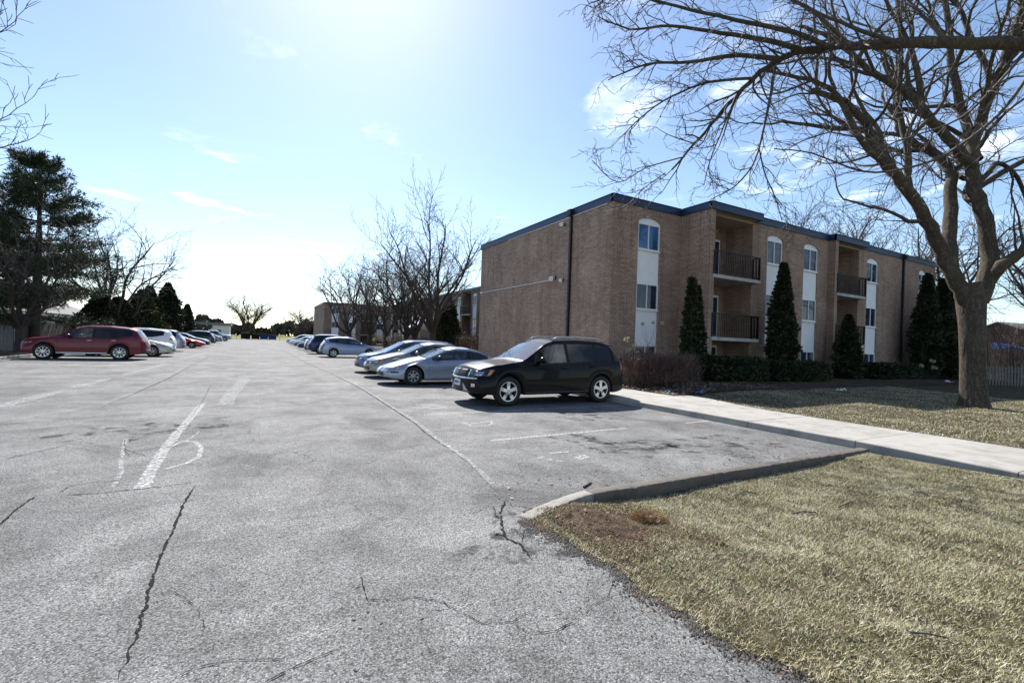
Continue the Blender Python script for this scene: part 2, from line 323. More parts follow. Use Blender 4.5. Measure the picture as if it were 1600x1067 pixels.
e_ = edgeA(co[:, 1]); co[:, 0] = e_+(co[:, 0]-2.15)*(8.36-e_)/(8.36-2.15); co[:, 2] = hA(co[:, 0], co[:, 1]); co[left, 2] = .006
mm.vertices.foreach_set('co', co.ravel()); mm.update()
tag(sheet('lawn', np.r_[np.linspace(8.64, 24, 50), np.linspace(25, 120, 20)], np.r_[np.linspace(-30, 0, 8), np.linspace(.5, 15, 60), np.linspace(16, 143, 30)], hB, 'lawn'), 'lawn between the concrete walk and the brick apartment buildings')
tag(sheet('lawn', np.linspace(-120, -10.02, 20), np.linspace(-30, 143, 30), lambda x, y: .06+.01*wob(x, y), 'lawn'), 'shaded grass verge behind the left row of parked cars')
tag(sheet('garden_bed', np.linspace(10.78, 36, 60), np.linspace(9.6, 13.55, 16), lambda x, y: hB(x, y)+.02+.012*wob(x*5, y*5), 'mulch'), 'dark leaf-littered planting bed along the front of the building')
tag(sheet('garden_bed', np.linspace(10.78, 12.68, 8), np.linspace(13.58, 30, 20), lambda x, y: hB(x, y)+.02+.012*wob(x*5, y*5), 'mulch'), 'narrow planting bed along the windowless brick end wall')
tag(sheet('soil_patch', np.linspace(2.22, 3.35, 16), np.linspace(2.5, 3.6, 16), lambda x, y: hA(x, y)+.012-.03*sm(.25, .6, np.hypot(x-2.72, (y-3.1)*.9))+.006*wob(x*9, y*9), 'soil'), 'bare reddish soil in the lawn corner at the kerb tip')

def ribbon(pts, width, z, jitter=.0, step=.06, taper=True, wj=.35):
    pts = [np.array(p) for p in pts]; out = []
    for a, b in zip(pts[:-1], pts[1:]):
        n = max(1, int(np.hypot(*(b-a))/step)); out += [a+(b-a)*i/n for i in range(n)]
    out.append(pts[-1]); out = np.array(out); n = len(out)
    j = rng.normal(0, 1, (n, 2)); k = np.array([.25, .5, .25])
    j = np.stack([np.convolve(np.pad(j[:, i], 1, 'edge'), k, 'valid') for i in (0, 1)], 1)*jitter
    if wj > .3:
        cs = np.cumsum(rng.normal(0, 1, (n, 2)), 0); cs -= cs[:1]+(cs[-1:]-cs[:1])*np.linspace(0, 1, n)[:, None]; j = j+cs*width*.10
    out = out+j; t = np.gradient(out, axis=0) if n > 1 else out*0
    t /= np.maximum(np.linalg.norm(t, axis=1, keepdims=True), 1e-6); nn = np.stack([-t[:, 1], t[:, 0]], 1)
    w = width/2*(1+(wj*rng.normal(0, 1, n) if jitter else 0)); w = np.clip(w, width*.12, width*1.2)
    if taper: e = np.minimum(np.arange(n), np.arange(n)[::-1])/max(1, n*.12); w = w*np.clip(e, .15, 1)
    L = out+nn*w[:, None]; Rr = out-nn*w[:, None]
    v = np.zeros((2*n, 3)); v[0::2, :2] = L; v[1::2, :2] = Rr; v[:, 2] = z
    i = np.arange(n-1)*2
    return v, np.stack([i, i+1, i+3, i+2], 1)
def mark(name, pts, width, mat, z=.004, jitter=0.0, taper=False, px=True):
    if px: pts = [G(*p) for p in pts]
    v, f = ribbon(pts, width, z, jitter if name == 'crack' else jitter*.35, .018 if name == 'crack' and pts[0][1] < 9 else .04 if jitter else .5, taper, .5 if name == 'crack' else .08)
    return link(name, fastmesh(name, v, f, mat), lot)
cracks = [([(440, 546), (478, 567), (520, 586), (560, 606), (615, 640), (650, 662), (662, 674), (690, 694), (730, 722), (765, 757), (802, 792)], .035),
 ([(185, 1062), (215, 985), (240, 900), (265, 840), (285, 790), (308, 755)], .028), ([(95, 774), (150, 771), (215, 764), (270, 758), (318, 751)], .022),
 ([(-30, 850), (0, 820), (30, 793), (58, 774), (62, 773)], .022), ([(90, 772), (110, 760), (150, 753), (192, 750)], .012), ([(-10, 722), (60, 706), (105, 695), (160, 691), (235, 686)], .016), ([(150, 696), (195, 702), (240, 716)], .01), ([(195, 686), (196, 705), (205, 714)], .01),
 ([(270, 1062), (300, 1046), (350, 1031), (400, 1030), (450, 1029)], .010), ([(415, 1066), (450, 1047), (482, 1033), (522, 1016)], .012),
 ([(560, 888), (566, 905), (570, 925), (577, 937), (620, 935), (648, 932), (690, 939), (720, 956), (752, 973), (800, 971), (845, 946), (862, 934)], .009),
 ([(800, 973), (830, 990), (870, 985), (905, 965)], .010), ([(905, 965), (950, 930), (960, 900)], .007), ([(240, 926), (270, 924), (292, 935), (310, 955), (325, 985)], .006), ([(265, 858), (300, 848), (340, 845)], .005),
 ([(790, 780), (782, 800), (786, 825), (790, 840), (812, 850), (822, 862), (832, 876)], .03), ([(798, 792), (815, 791), (836, 796)], .02), ([(786, 812), (775, 806), (770, 790)], .014), ([(815, 848), (818, 830), (826, 818)], .012), ([(770, 700), (840, 697), (930, 700)], .008),
 ([(860, 712), (900, 706), (985, 697), (1060, 700), (1130, 690)], .010), ([(990, 719), (1060, 716), (1150, 704)], .007), ([(340, 610), (400, 600), (470, 585)], .012), ([(300, 650), (318, 625), (330, 600)], .012), ([(150, 640), (210, 615), (265, 590), (300, 572), (330, 556)], .03), ([(470, 575), (520, 572), (560, 568)], .02), ([(330, 575), (420, 573), (470, 574)], .02)]
for pts, w in cracks: mark('crack', pts, w*.5, 'crack_fill', .006, .006, True)
mark('paint_seam', [(440, 544), (478, 565), (560, 603), (650, 659), (690, 690), (730, 718), (770, 756)], .07, 'worn_paint', .0035, .02)
mark('painted_line', [(222, 763), (243, 725), (262, 695), (290, 662), (317, 631)], .12, 'line_paint', .0045, .02)
mark('painted_line', [(352, 632), (362, 615), (384, 592)], .30, 'worn_paint', .0045, .02)
mark('painted_curve', [(262, 700), (285, 690), (305, 690), (315, 700), (311, 714), (292, 724), (258, 733)], .055, 'line_paint', .0045, .006)
mark('painted_curve', [(290, 690), (305, 680), (312, 674)], .03, 'worn_paint', .0046, .01)
mark('painted_curve', [(196, 686), (193, 705), (189, 718), (190, 738), (176, 762)], .045, 'worn_paint', .0045, .006)
for q in ([(-20, 640), (60, 620), (98, 610)], [(112, 606), (150, 597), (172, 591)], [(190, 587), (240, 574), (262, 568)], [(280, 563), (330, 548), (360, 540)]): mark('painted_line', q, .28, 'worn_paint', .0045, .05, True)
mark('painted_line', [(-60, 642), (0, 636), (40, 634)], .06, 'worn_paint', .0046, .01)
mark('painted_line', [(150, 612), (240, 612), (312, 613)], .07, 'worn_paint', .0045, .01)
mark('painted_line', [(345, 611), (420, 610), (460, 611)], .07, 'worn_paint', .0045, .01)
mark('painted_letter', [(722, 660), (741, 661), (766, 659), (770, 662), (763, 665), (738, 666), (722, 660)], .06, 'line_paint', .0045, .004)
mark('painted_letter', [(650, 632), (672, 633), (690, 632)], .09, 'line_paint', .0045, .01)
mark('painted_letter', [(660, 636), (680, 638), (697, 636), (680, 634.5), (662, 635.5)], .10, 'line_paint', .0046, .01)
mark('painted_letter', [(610, 614), (632, 615), (645, 617)], .09, 'worn_paint', .0045, .01)
for q in ([(858, 708), (888, 706)], [(843, 716), (848, 713)], [(900, 716), (912, 711), (918, 715), (902, 717)], [(870, 721), (878, 720)], [(856, 719), (864, 718)]): mark('painted_letter', q, .06, 'line_paint', .0045, .008)
mark('painted_line', [(3.2, 6.42), (6.1, 6.55)], .085, 'line_paint', .0045, .004, px=False)
mark('painted_line', [(7.75, 6.6), (8.5, 6.62)], .085, 'line_paint', .0045, .004, px=False)
for k in range(1, 30):
    y = 6.5+2.58*k
    mark('painted_line', [(3.0, y), (8.4, y+.1)], .085, 'line_paint' if k < 3 else 'worn_paint', .0045, .004, px=False)
    if k > 4: mark('painted_line', [(-9.5, y+.4), (-4.4, y+.3)], .085, 'worn_paint', .0045, .004, px=False)
for (x, y, r) in ((6.3, 7.9, .5), (5.2, 5.2, .6), (6.6, 4.9, .7), (4.6, 6.0, .4), (-1.5, 8.9, .6), (-3, 6.6, .5), (1.9, 3.0, .35), (2.15, 3.4, .25)):
    n = 28; a = np.linspace(0, 2*np.pi, n, endpoint=False); rr = r*(1+.25*rng.normal(0, 1, n))
    v = np.stack([x+rr*np.cos(a)*1.5, y+rr*np.sin(a), np.full(n, .0025)], 1); v = np.vstack([v, [[x, y, .0025]]])
    link('stain', fastmesh('stain', v, np.array([[i, (i+1) % n, n] for i in range(n)]), 'oil_stain'), lot)
# dark crumbling asphalt edge against the lawn
yy = np.linspace(-2, 3.3, 110); e = edgeA(yy)
v, f = ribbon(list(zip(e-.05+.03*np.sin(yy*17), yy)), .10, .003, .02, .03, False, .8)
link('crumbled_edge', fastmesh('crumbled_edge', v, f, 'oil_stain'), lot)

# kerbs and walk
def kerb_piece(name, pts, w, h0, h1, mat, parent=None, label=None):
    m = MB(); n = len(pts); vs = []
    for i, p in enumerate(pts):
        a = np.array(pts[max(i-1, 0)]); b = np.array(pts[min(i+1, n-1)]); t = (b-a)/np.linalg.norm(b-a); q = np.array([-t[1], t[0]])
        h = h0+(h1-h0)*i/(n-1)
        for sx, z in ((-.5, -.22), (-.5, h*.86), (-.40, h), (.36, h), (.5, h*.78), (.5, -.22)): vs.append((p[0]+q[0]*w*sx, p[1]+q[1]*w*sx, z+(.004*random.random() if z > 0 else 0)))
    fs = [(i*6+k, (i+1)*6+k, (i+1)*6+(k+1) % 6, i*6+(k+1) % 6) for i in range(n-1) for k in range(6)] + [tuple(range(6)), tuple(range((n-1)*6, n*6))[::-1]]
    m.add(vs, fs); return m.build(name, mat, parent)
kerb = tag(link('kerb', None), 'worn low concrete kerb dividing the end parking space from the foreground lawn', 'kerb')
def worn_kerb(pts, w, h0, h1, mat, seed):
    rnd = random.Random(seed); m = MB(); n = len(pts); vs = []; prof = [(-.5, -.25), (-.5, -.08), (-.5, .0), (-.5, .72), (-.46, .93), (-.36, 1.0), (-.1, 1.01), (.2, 1.0), (.42, .96), (.5, .8), (.5, -.2)]
    for i, p in enumerate(pts):
        a = np.array(pts[max(i-1, 0)]); b = np.array(pts[min(i+1, n-1)]); t = (b-a)/np.linalg.norm(b-a); q = np.array([-t[1], t[0]]); h = h0+(h1-h0)*i/(n-1)
        chip = .35*max(0, rnd.gauss(-.6, 1))
        for k, (sx, zf_) in enumerate(prof):
            z = zf_ if zf_ < 0 else zf_*h; jx = rnd.gauss(0, .004)
            if k in (4, 5): z -= chip*.02; jx += chip*.012
            vs.append((p[0]+q[0]*(w*sx+jx), p[1]+q[1]*(w*sx+jx), z+(rnd.gauss(0, .0018) if zf_ > 0 else 0)))
    K = len(prof); fs = [(i*K+k, (i+1)*K+k, (i+1)*K+(k+1) % K, i*K+(k+1) % K) for i in range(n-1) for k in range(K)]+[tuple(range(K)), tuple(range((n-1)*K, n*K))[::-1]]
    m.add(vs, fs); return m.build('kerb_stone', mat, kerb, True)
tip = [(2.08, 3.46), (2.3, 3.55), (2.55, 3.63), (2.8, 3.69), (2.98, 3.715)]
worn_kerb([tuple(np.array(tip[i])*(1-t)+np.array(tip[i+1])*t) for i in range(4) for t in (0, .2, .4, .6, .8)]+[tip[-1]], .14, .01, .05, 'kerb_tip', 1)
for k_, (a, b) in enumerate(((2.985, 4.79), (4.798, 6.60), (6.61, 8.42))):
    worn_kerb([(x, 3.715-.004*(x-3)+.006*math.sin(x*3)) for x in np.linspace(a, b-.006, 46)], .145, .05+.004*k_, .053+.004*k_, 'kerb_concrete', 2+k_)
kerb2 = tag(link('kerb', None), 'long concrete kerb behind the right row of parked cars', 'kerb')
for k in range(20): kerb_piece('kerb_stone', [(8.7, 27.6+k*5.7), (8.7, 27.6+k*5.7+5.69)], .16, .13, .13, 'concrete', kerb2)
kerb3 = tag(link('kerb', None), 'concrete kerb in front of the grass behind the left row of cars', 'kerb')
for k in range(25): kerb_piece('kerb_stone', [(-10.02, 2+k*5.6), (-10.02, 2+k*5.6+5.59)], .16, .12, .12, 'concrete', kerb3)
walk = tag(link('walkway', None), 'pale concrete walkway of wide slabs beside the end parking space', kind='structure')
edges = [-13.2+1.9*k for k in range(22)]
def winner(y): return 10.72+.9*float(sm(6.5, 10, y))*float(1-sm(11, 14, y))
for a, b in zip(edges[:-1], edges[1:]):
    m = MB(); ys = np.linspace(a+.006, b-.006, 8); z = .13+random.uniform(-.004, .004); o = len(ys)
    vs = []
    for y in ys:
        xo = 8.60-.25*float(sm(4.2, 1.5, y)); xi = winner(y)
        vs += [(xo, y, -.1), (xo+.004, y, z-.014), (xo+.014, y, z), (xi-.012, y, z), (xi, y, z-.012), (xi, y, -.1)]
    fs = [(i*6+k, i*6+(k+1) % 6, (i+1)*6+(k+1) % 6, (i+1)*6+k) for i in range(o-1) for k in range(6)]+[tuple(range(6))[::-1], tuple(range((o-1)*6, o*6))]
    m.add(vs, fs); m.build('slab', 'concrete', walk)

# grass blades
def blades(name, n, xr, yr, hf, keep, ln, wd, mat, label):
    x = rng.uniform(*xr, n); y = rng.uniform(*yr, n); k = keep(x, y) > rng.random(n); x, y = x[k], y[k]; n = len(x)
    z = hf(x, y); a = rng.uniform(0, 2*np.pi, n); l = ln*rng.uniform(.5, 1.4, n); til = rng.uniform(.15, 1.0, n)
    d = np.stack([np.cos(a), np.sin(a)], 1); w = wd*rng.uniform(.6, 1.3, n)
    p0 = np.stack([x-d[:, 1]*w, y+d[:, 0]*w, z-.004], 1); p1 = np.stack([x+d[:, 1]*w, y-d[:, 0]*w, z-.004], 1)
    p2 = np.stack([x+d[:, 0]*l*np.cos(til), y+d[:, 1]*l*np.cos(til), z+l*np.sin(til)*.8], 1)
    v = np.stack([p0, p1, p2], 1).reshape(-1, 3); f = np.arange(3*n).reshape(-1, 3)
    return tag(link(name, fastmesh(name, v, f, mat)), label, 'grass', kind='stuff')
def keepA(x, y):
    k = (x > edgeA(y)-.03)*(.45+.55*sm(-.7, .2, wob(x*2.3, y*2.1)+.8*wob(x*9.1+3, y*8.7)))
    bare = 1-.86*np.exp(-(((x-2.72)/.5)**2+((y-3.05)/.45)**2)**2)
    return k*bare*(.5+.5*sm(2.2, 2.9, x))
blades('grass', 560000, (2.15, 8.3), (-.2, 3.6), hA, keepA, .034, .0016, 'grass', 'dry straw and green grass blades of the foreground lawn')
def keepB(x, y): return (x > 10.76+.9*sm(6.5, 10, y))*(.5+.5*sm(-.6, .4, wob(x*.8, y*.8)))*(1-.9*(y > 9.6)*(x < 36))
blades('grass', 190000, (10.7, 24), (1.5, 10.0), hB, keepB, .045, .0038, 'grass', 'short grass blades of the lawn beyond the walk')
blades('grass', 26000, (8.8, 21.5), (28, 60), hB, lambda x, y: np.ones_like(x)*.9, .10, .02, 'grass', 'short grass blades on the lawn under the row of bare trees')
# loose stones, twigs, leaf litter
def scatter_leaves(name, n, xr, yr, hf, size, mat, label, keep=None):
    x = rng.uniform(*xr, n); y = rng.uniform(*yr, n)
    if keep is not None: k = keep(x, y); x, y = x[k], y[k]; n = len(x)
    z = hf(x, y)+.012; a = rng.uniform(0, 6.28, n); s = size*rng.uniform(.5, 1.3, n); c, d = np.cos(a)*s, np.sin(a)*s
    t = rng.uniform(-.6, .6, (4, n))*s
    q = [np.stack([x+c, y+d, z+t[0]*.6+s*.3], 1), np.stack([x-d*.6, y+c*.6, z+t[1]*.6+s*.3], 1), np.stack([x-c, y-d, z+t[2]*.6+s*.3], 1), np.stack([x+d*.6, y-c*.6, z+t[3]*.6+s*.3], 1)]
    return tag(link(name, fastmesh(name, np.stack(q, 1).reshape(-1, 3), np.arange(4*n).reshape(-1, 4), mat)), label, 'leaves', kind='stuff')
scatter_leaves('leaf_litter', 5200, (10.8, 17), (9.7, 13.5), lambda x, y: hB(x, y)+.03, .045, 'dry_leaves', 'dry brown leaves lying under the front hedge')
scatter_leaves('leaf_litter', 260, (2.3, 8.2), (.2, 3.5), hA, .022, 'dry_leaves', 'small dry leaves on the foreground lawn')
scatter_leaves('leaf_litter', 500, (10.8, 22), (1.5, 9.5), hB, .04, 'dry_leaves', 'fallen leaves on the lawn around the big tree')
ye = rng.uniform(-1, 3.5, 5200); xe = edgeA(ye)+rng.normal(0, .05, 5200)+.01
def edge_bits(name, n, size, mat, label, spread, off):
    y = rng.uniform(-.5, 3.45, n); x = edgeA(y)+rng.normal(0, spread, n)+off; s_ = size*rng.uniform(.4, 1.4, n); a = rng.uniform(0, 6.28, n); z = np.maximum(.003, .006+0*x)
    c, d = np.cos(a)*s_, np.sin(a)*s_; top = np.stack([x, y, z+s_*.8], 1)
    q = [np.stack([x+c, y+d, z-.003], 1), np.stack([x-c*.5-d*.8, y-d*.5+c*.8, z-.003], 1), np.stack([x-c*.5+d*.8, y-d*.5-c*.8, z-.003], 1), top]
    v = np.stack(q, 1).reshape(-1, 3); b_ = np.arange(n)[:, None]*4; f = np.vstack([b_+[0, 1, 3], b_+[1, 2, 3], b_+[2, 0, 3]])
    tag(link(name, fastmesh(name, v, f, mat)), label, 'grit', kind='stuff')
edge_bits('crumbs', 5200, .0075, 'asphalt_dark_edge', 'broken asphalt crumbs along the edge of the lawn', .05, -.04)
edge_bits('soil_crumbs', 5200, .008, 'soil', 'loose soil crumbs along the edge of the lawn', .05, .03)
edge_bits('grit', 600, .006, 'twig', 'pale grit scattered onto the asphalt beside the lawn', .16, -.12)
blades('grass', 9000, (2.0, 2.75), (-.3, 3.5), lambda x, y: .006+0*x, lambda x, y: np.exp(-((x-edgeA(y)-.06)/.09)**2), .045, .0025, 'straw', 'dry straw matted over the edge of the asphalt')
blades('grass', 5000, (2.3, 3.4), (2.4, 3.6), lambda x, y: hA(x, y)+.008, lambda x, y: .5+0*x, .035, .002, 'straw', 'dry straw strewn over the bare soil corner')
scatter_leaves('soil_crumbs', 3000, (2.25, 3.4), (2.4, 3.58), lambda x, y: hA(x, y)-.002, .011, 'soil', 'loose soil crumbs on the bare lawn corner')
scatter_leaves('grit', 160, (2.1, 8.4), (3.85, 4.5), lambda x, y: x*0-.008, .02, 'dry_leaves', 'dirt and leaf crumbs swept against the kerb in the end space')

# ------------------------------------------------------------------ buildings
def wall_mesh(name, p0, u, length, z0, z1, openings, mat, depth=.10, nrm=None):
    """vertical wall from p0 along unit u; nrm = outward normal; openings (u0,u1,za,zb,rise) with arched heads"""
    p0 = np.array(p0, float); u = np.array(u, float); n = np.array(nrm, float)
    cuts = {0.0, length}; ops = []
    for (a, b, za, zb, rise) in openings:
        k = 8 if rise else 1
        xs = [a+(b-a)*i/k for i in range(k+1)]; cuts.update(xs); ops.append((a, b, za, zb, rise))
    cuts = sorted(cuts); V = []; F = []; UV = []
    def head(o, x):
        a, b, za, zb, rise = o
        return zb if not rise else zb+rise*(1-((x-(a+b)/2)/((b-a)/2))**2)
    def quad(pts, uvs):
        i = len(V); V.extend(pts); UV.extend(uvs); F.append(tuple(range(i, i+len(pts))))
    def pt(x, z, d=0.0): q = p0+u*x-n*d; return (q[0], q[1], z)
    flip = np.cross(np.array([u[0], u[1], 0]), [0, 0, 1])[:2].dot(n) < 0
    def Q(a, b, c, d, uva, uvb, uvc, uvd):
        quad([d, c, b, a], [uvd, uvc, uvb, uva]) if flip else quad([a, b, c, d], [uva, uvb, uvc, uvd])
    for xa, xb in zip(cuts[:-1], cuts[1:]):
        if xb-xa < 1e-6: continue
        xm = (xa+xb)/2; st = sorted([o for o in ops if o[0]-1e-6 < xm < o[1]+1e-6], key=lambda o: o[2])
        la, lb = z0, z0
        for o in st:
            if o[2] > min(la, lb)+1e-6: Q(pt(xa, la), pt(xb, lb), pt(xb, o[2]), pt(xa, o[2]), (xa, la), (xb, lb), (xb, o[2]), (xa, o[2]))
            ha, hb = head(o, xa), head(o, xb)
            Q(pt(xa, ha), pt(xb, hb), pt(xb, hb, depth), pt(xa, ha, depth), (xa, ha), (xb, hb), (xb, hb+depth), (xa, ha+depth))
            if o[2] > z0+1e-6: Q(pt(xa, o[2], depth), pt(xb, o[2], depth), pt(xb, o[2]), pt(xa, o[2]), (xa, o[2]-depth), (xb, o[2]-depth), (xb, o[2]), (xa, o[2]))
            la, lb = ha, hb
        Q(pt(xa, la), pt(xb, lb), pt(xb, z1), pt(xa, z1), (xa, la), (xb, lb), (xb, z1), (xa, z1))
    for (a, b, za, zb, rise) in ops:
        Q(pt(a, za), pt(a, zb), pt(a, zb, depth), pt(a, za, depth), (a, za), (a, zb), (a+depth, zb), (a+depth, za))
        Q(pt(b, za, depth), pt(b, zb, depth), pt(b, zb), pt(b, za), (b+depth, za), (b+depth, zb), (b, zb), (b, za))
    me = bpy.data.meshes.new(name); me.from_pydata(V, [], F); me.materials.append(M[mat])
    uvl = me.uv_layers.new(name='UVMap'); uvl.data.foreach_set('uv', np.array([UV[l.vertex_index] for l in me.loops], np.float32).ravel())
    me.update(); return me
WT = (6.90, 4.30, 1.62); WBt = (5.76, 3.17, .42)
def window_stack(par, p0, u, n, a, b, far=False, panes=('pane_glass',)*3, base=.2, curtains=(False, False, False)):
    """white strip of three windows, panels and an arched head, standing in the opening a..b of the wall"""
    p0 = Vector((*p0, 0)); u = Vector((*u, 0)); n = Vector((*n, 0)); w = b-a
    def B(m, xa, xb, za, zb, da, db): # box in wall coordinates, da..db depth behind the face
        q = [p0+u*x-n*d+Vector((0, 0, z)) for z in (za, zb) for d in (da, db) for x in (xa, xb)]
        m.add(q, [(0, 1, 5, 4), (2, 6, 7, 3), (0, 4, 6, 2), (1, 3, 7, 5), (4, 5, 7, 6), (0, 2, 3, 1)])
    # arched head panel
    m = MB(); k = 8; top = []; bot = []
    for i in range(k+1):
        x = a+.004+(w-.008)*i/k; z = 7.0+.16*(1-((i-k/2)/(k/2))**2)-.004
        top.append((x, z))
    vs = [p0+u*x-n*d+Vector((0, 0, z)) for d in (.045, .09) for (x, z) in top+[(b-.004, WT[0]+.004), (a+.004, WT[0]+.004)]]
    N = k+3; m.add(vs, [tuple(range(N)), tuple(range(N, 2*N))[::-1]]+[(i, i+N, (i+1) % N+N, (i+1) % N) for i in range(N)])
    m.build('arched_panel', 'white_panel', par)
    for lv in range(3):
        za, zb = WBt[lv], WT[lv]; pm = panes[lv] if panes[lv] != 'pane_glass' else random.choice(('pane_glass', 'pane_glass', 'pane_glass', 'pane_dim', 'pane_curtain'))
        if lv == 2 and zb < base: continue
        za = max(za, base)
        m = MB(); t = .055
        B(m, a+.003, b-.003, za, za+t, .025, .1); B(m, a+.003, b-.003, zb-t, zb, .025, .1)
        B(m, a+.003, a+t, za+t, zb-t, .025, .1); B(m, b-t, b-.003, za+t, zb-t, .025, .1); B(m, (a+b)/2-.022, (a+b)/2+.022, za+t, zb-t, .035, .1)
        B(m, a+.003, b-.003, za-.05, za-.002, -.03, .1)
        fr = m.build('window', 'white_frame', par)
        for xa, xb in ((a+t, (a+b)/2-.022), ((a+b)/2+.022, b-t)):
            m = MB(); B(m, xa, xb, za+t, zb-t, .072, .082); m.build('pane', pm if random.random() < .8 or pm == 'pane_sky_reflect' else 'pane_dim', fr)
    for za, zb in ((WT[1]+.004, WBt[0]-.054), (WT[2]+.004, WBt[1]-.054)):
        m = MB(); B(m, a+.004, b-.004, za, zb, .055, .09); m.build('panel', 'white_panel', par)
def railing(par, p0, u, length, z0, h=1.05, mat='dark_metal'):
    m = MB(); p0 = Vector((*p0, 0)); u = Vector((*u, 0)); n = Vector((-u.y, u.x, 0))
    c = p0+u*length/2
    m.obox(c, u, length/2, n, .022, z0+h-.04, z0+h); m.obox(c, u, length/2, n, .015, z0+.07, z0+.10)
    k = int(length/.115)
    for i in range(k+1):
        m.obox(p0+u*(length*i/k), u, .009, n, .009, z0+.10, z0+h-.04)
    for x in (.02, length-.02): m.obox(p0+u*x, u, .025, n, .025, z0, z0+h)
    return m.build('railing', mat, par)

apt = thing('apartment_building', 'nearest three-storey brown brick apartment block with dark roof edge and arched white windows', 'building', (0, 0, 0))
ZB, ZT = -.3, 7.57
def W_(p0, u, L, ops, n, mat='brick', z0=ZB, z1=ZT): return link('wall', wall_mesh('wall', p0, u, L, z0, z1, ops, mat, .10, n), apt)
X0, X1, X2 = 12.7, 16.75, 39.7; YA, YF, YN = 14.85, 13.6, 27.7
SOUTH = (0, -1); E_ = (1, 0)
col = lambda a, b: (a, b, .30, 7.0, .16)
W_((X0, YN), (0, -1), YN-YA, [], (-1, 0))                                   # windowless end wall
W_((X0, YA), E_, X1-X0, [col(1.45, 2.75)], SOUTH)
W_((X1, YA), (0, -1), YA-YF, [], (-1, 0))
bays = [(17.05, 20.1), (26.9, 29.75)]; cols = [(21.25, 22.48), (24.3, 25.58), (30.7, 31.95), (37.3, 38.25)]
xs = X1
segs = []
for (a, b) in bays+[(X2, X2)]:
    segs.append((xs, a)); xs = b
for (a, b) in segs:
    W_((a, YF), E_, b-a, [col(c-a, d-a) for c, d in cols if a < c < b], SOUTH)
W_((X2, YF), (0, 1), YN-YF, [], (1, 0)); W_((X2, YN), (-1, 0), X2-X0, [], (0, 1))
window_stack(apt, (X0, YA), E_, SOUTH, 1.45, 2.75, panes=('pane_sky_reflect', 'pane_glass', 'pane_glass'))
for c, d in cols[:3]: window_stack(apt, (0, YF), E_, SOUTH, c, d)
window_stack(apt, (0, YF), E_, SOUTH, *cols[3])
for bi, (a, b) in enumerate(bays):
    D = 1.4
    W_((a-.30, YF), (0, -1), .34, [], (-1, 0)); W_((a-.30, YF-.34), E_, .30, [], SOUTH); W_((a, YF-.34), (0, 1), .34, [], (1, 0))
    for p, u, L, n in (((a, YF), (0, 1), D, (1, 0)), ((b, YF), (0, 1), D, (-1, 0)), ((a, YF+D), E_, b-a, SOUTH)):
        W_(p, u, L, [], n, 'brick')
    for lv, z in enumerate((4.78, 2.08)):
        m = MB(); m.box((a-.10, YF-.40, z-.15), (b+.12, YF+D-.004, z)); sl_ = bevel(m.build('balcony', 'slab_concrete', apt), .012, 1)
        railing(sl_, (a-.06, YF-.36), E_, b-a+.14, z)
        r2 = railing(sl_, (b+.075, YF-.335), (0, 1), .32, z)
        # door to the flat
        m = MB(); da = a+1.62; m.box((da, YF+D-.06, z), (da+.9, YF+D-.003, z+2.08)); dr = m.build('door', 'white_frame', apt)
        m = MB(); m.box((da+.08, YF+D-.075, z+.1), (da+.82, YF+D-.061, z+1.98)); m.build('pane', 'pane_glass', dr)
    m = MB(); m.box((a+1.62, YF+D-.06, .2), (a+2.52, YF+D-.003, 1.75)); dr = m.build('door', 'white_frame', apt)
    m = MB(); m.box((a+1.70, YF+D-.075, .3), (a+2.44, YF+D-.061, 1.65)); m.build('pane', 'pane_glass', dr)
    m = MB(); m.box((a+.002, YF+.01, 7.44), (b-.002, YF+D-.003, 7.565)); m.build('ceiling', 'stucco', apt)
# roof slab with metal edge
roof = MB(); roof.box((X0+.02, YA+.02, ZT), (X2-.02, YN-.02, ZT+.25)); roof.box((X1+.03, YF+.02, ZT+.001), (X2-.02, YA+.019, ZT+.249))
roof = roof.build('roof', 'roof_gravel', apt)
FZ0, FZ1 = 7.55, 7.84
outline = [(X0-.05, YN+.05), (X0-.05, YA-.05), (X1-.05, YA-.05), (X1-.05, YF-.40), (20.3, YF-.40), (20.3, YF-.06), (26.55, YF-.06), (26.55, YF-.40), (30.0, YF-.40), (30.0, YF-.06), (X2+.05, YF-.06), (X2+.05, YN+.05)]
for i, p in enumerate(outline):
    q = outline[(i+1) % len(outline)]; p = Vector((*p, 0)); q = Vector((*q, 0)); u = (q-p).normalized(); n = Vector((-u.y, u.x, 0))  # inwards is left
    m = MB(); L = (q-p).length
    m.obox((p+q)/2+n*.06, u, L/2-(.0), n, .06-.001*(i % 2), FZ0+.002*(i % 3), FZ1-.002*(i % 3)); m.build('roof_edge', 'fascia', roof)
    m = MB(); m.obox((p+q)/2+n*.075, u, L/2-.02, n, .105, FZ1-.001, FZ1+.025+.002*(i % 2)); m.build('roof_cap', 'fascia', roof)
for (a, b) in ((17.0, 20.25), (26.6, 29.95)):      # soffit of the projecting roof
    m = MB(); m.box((a+.06, YF-.30, FZ0+.01), (b, YF-.002, FZ0+.05)); m.build('soffit', 'stucco', roof)
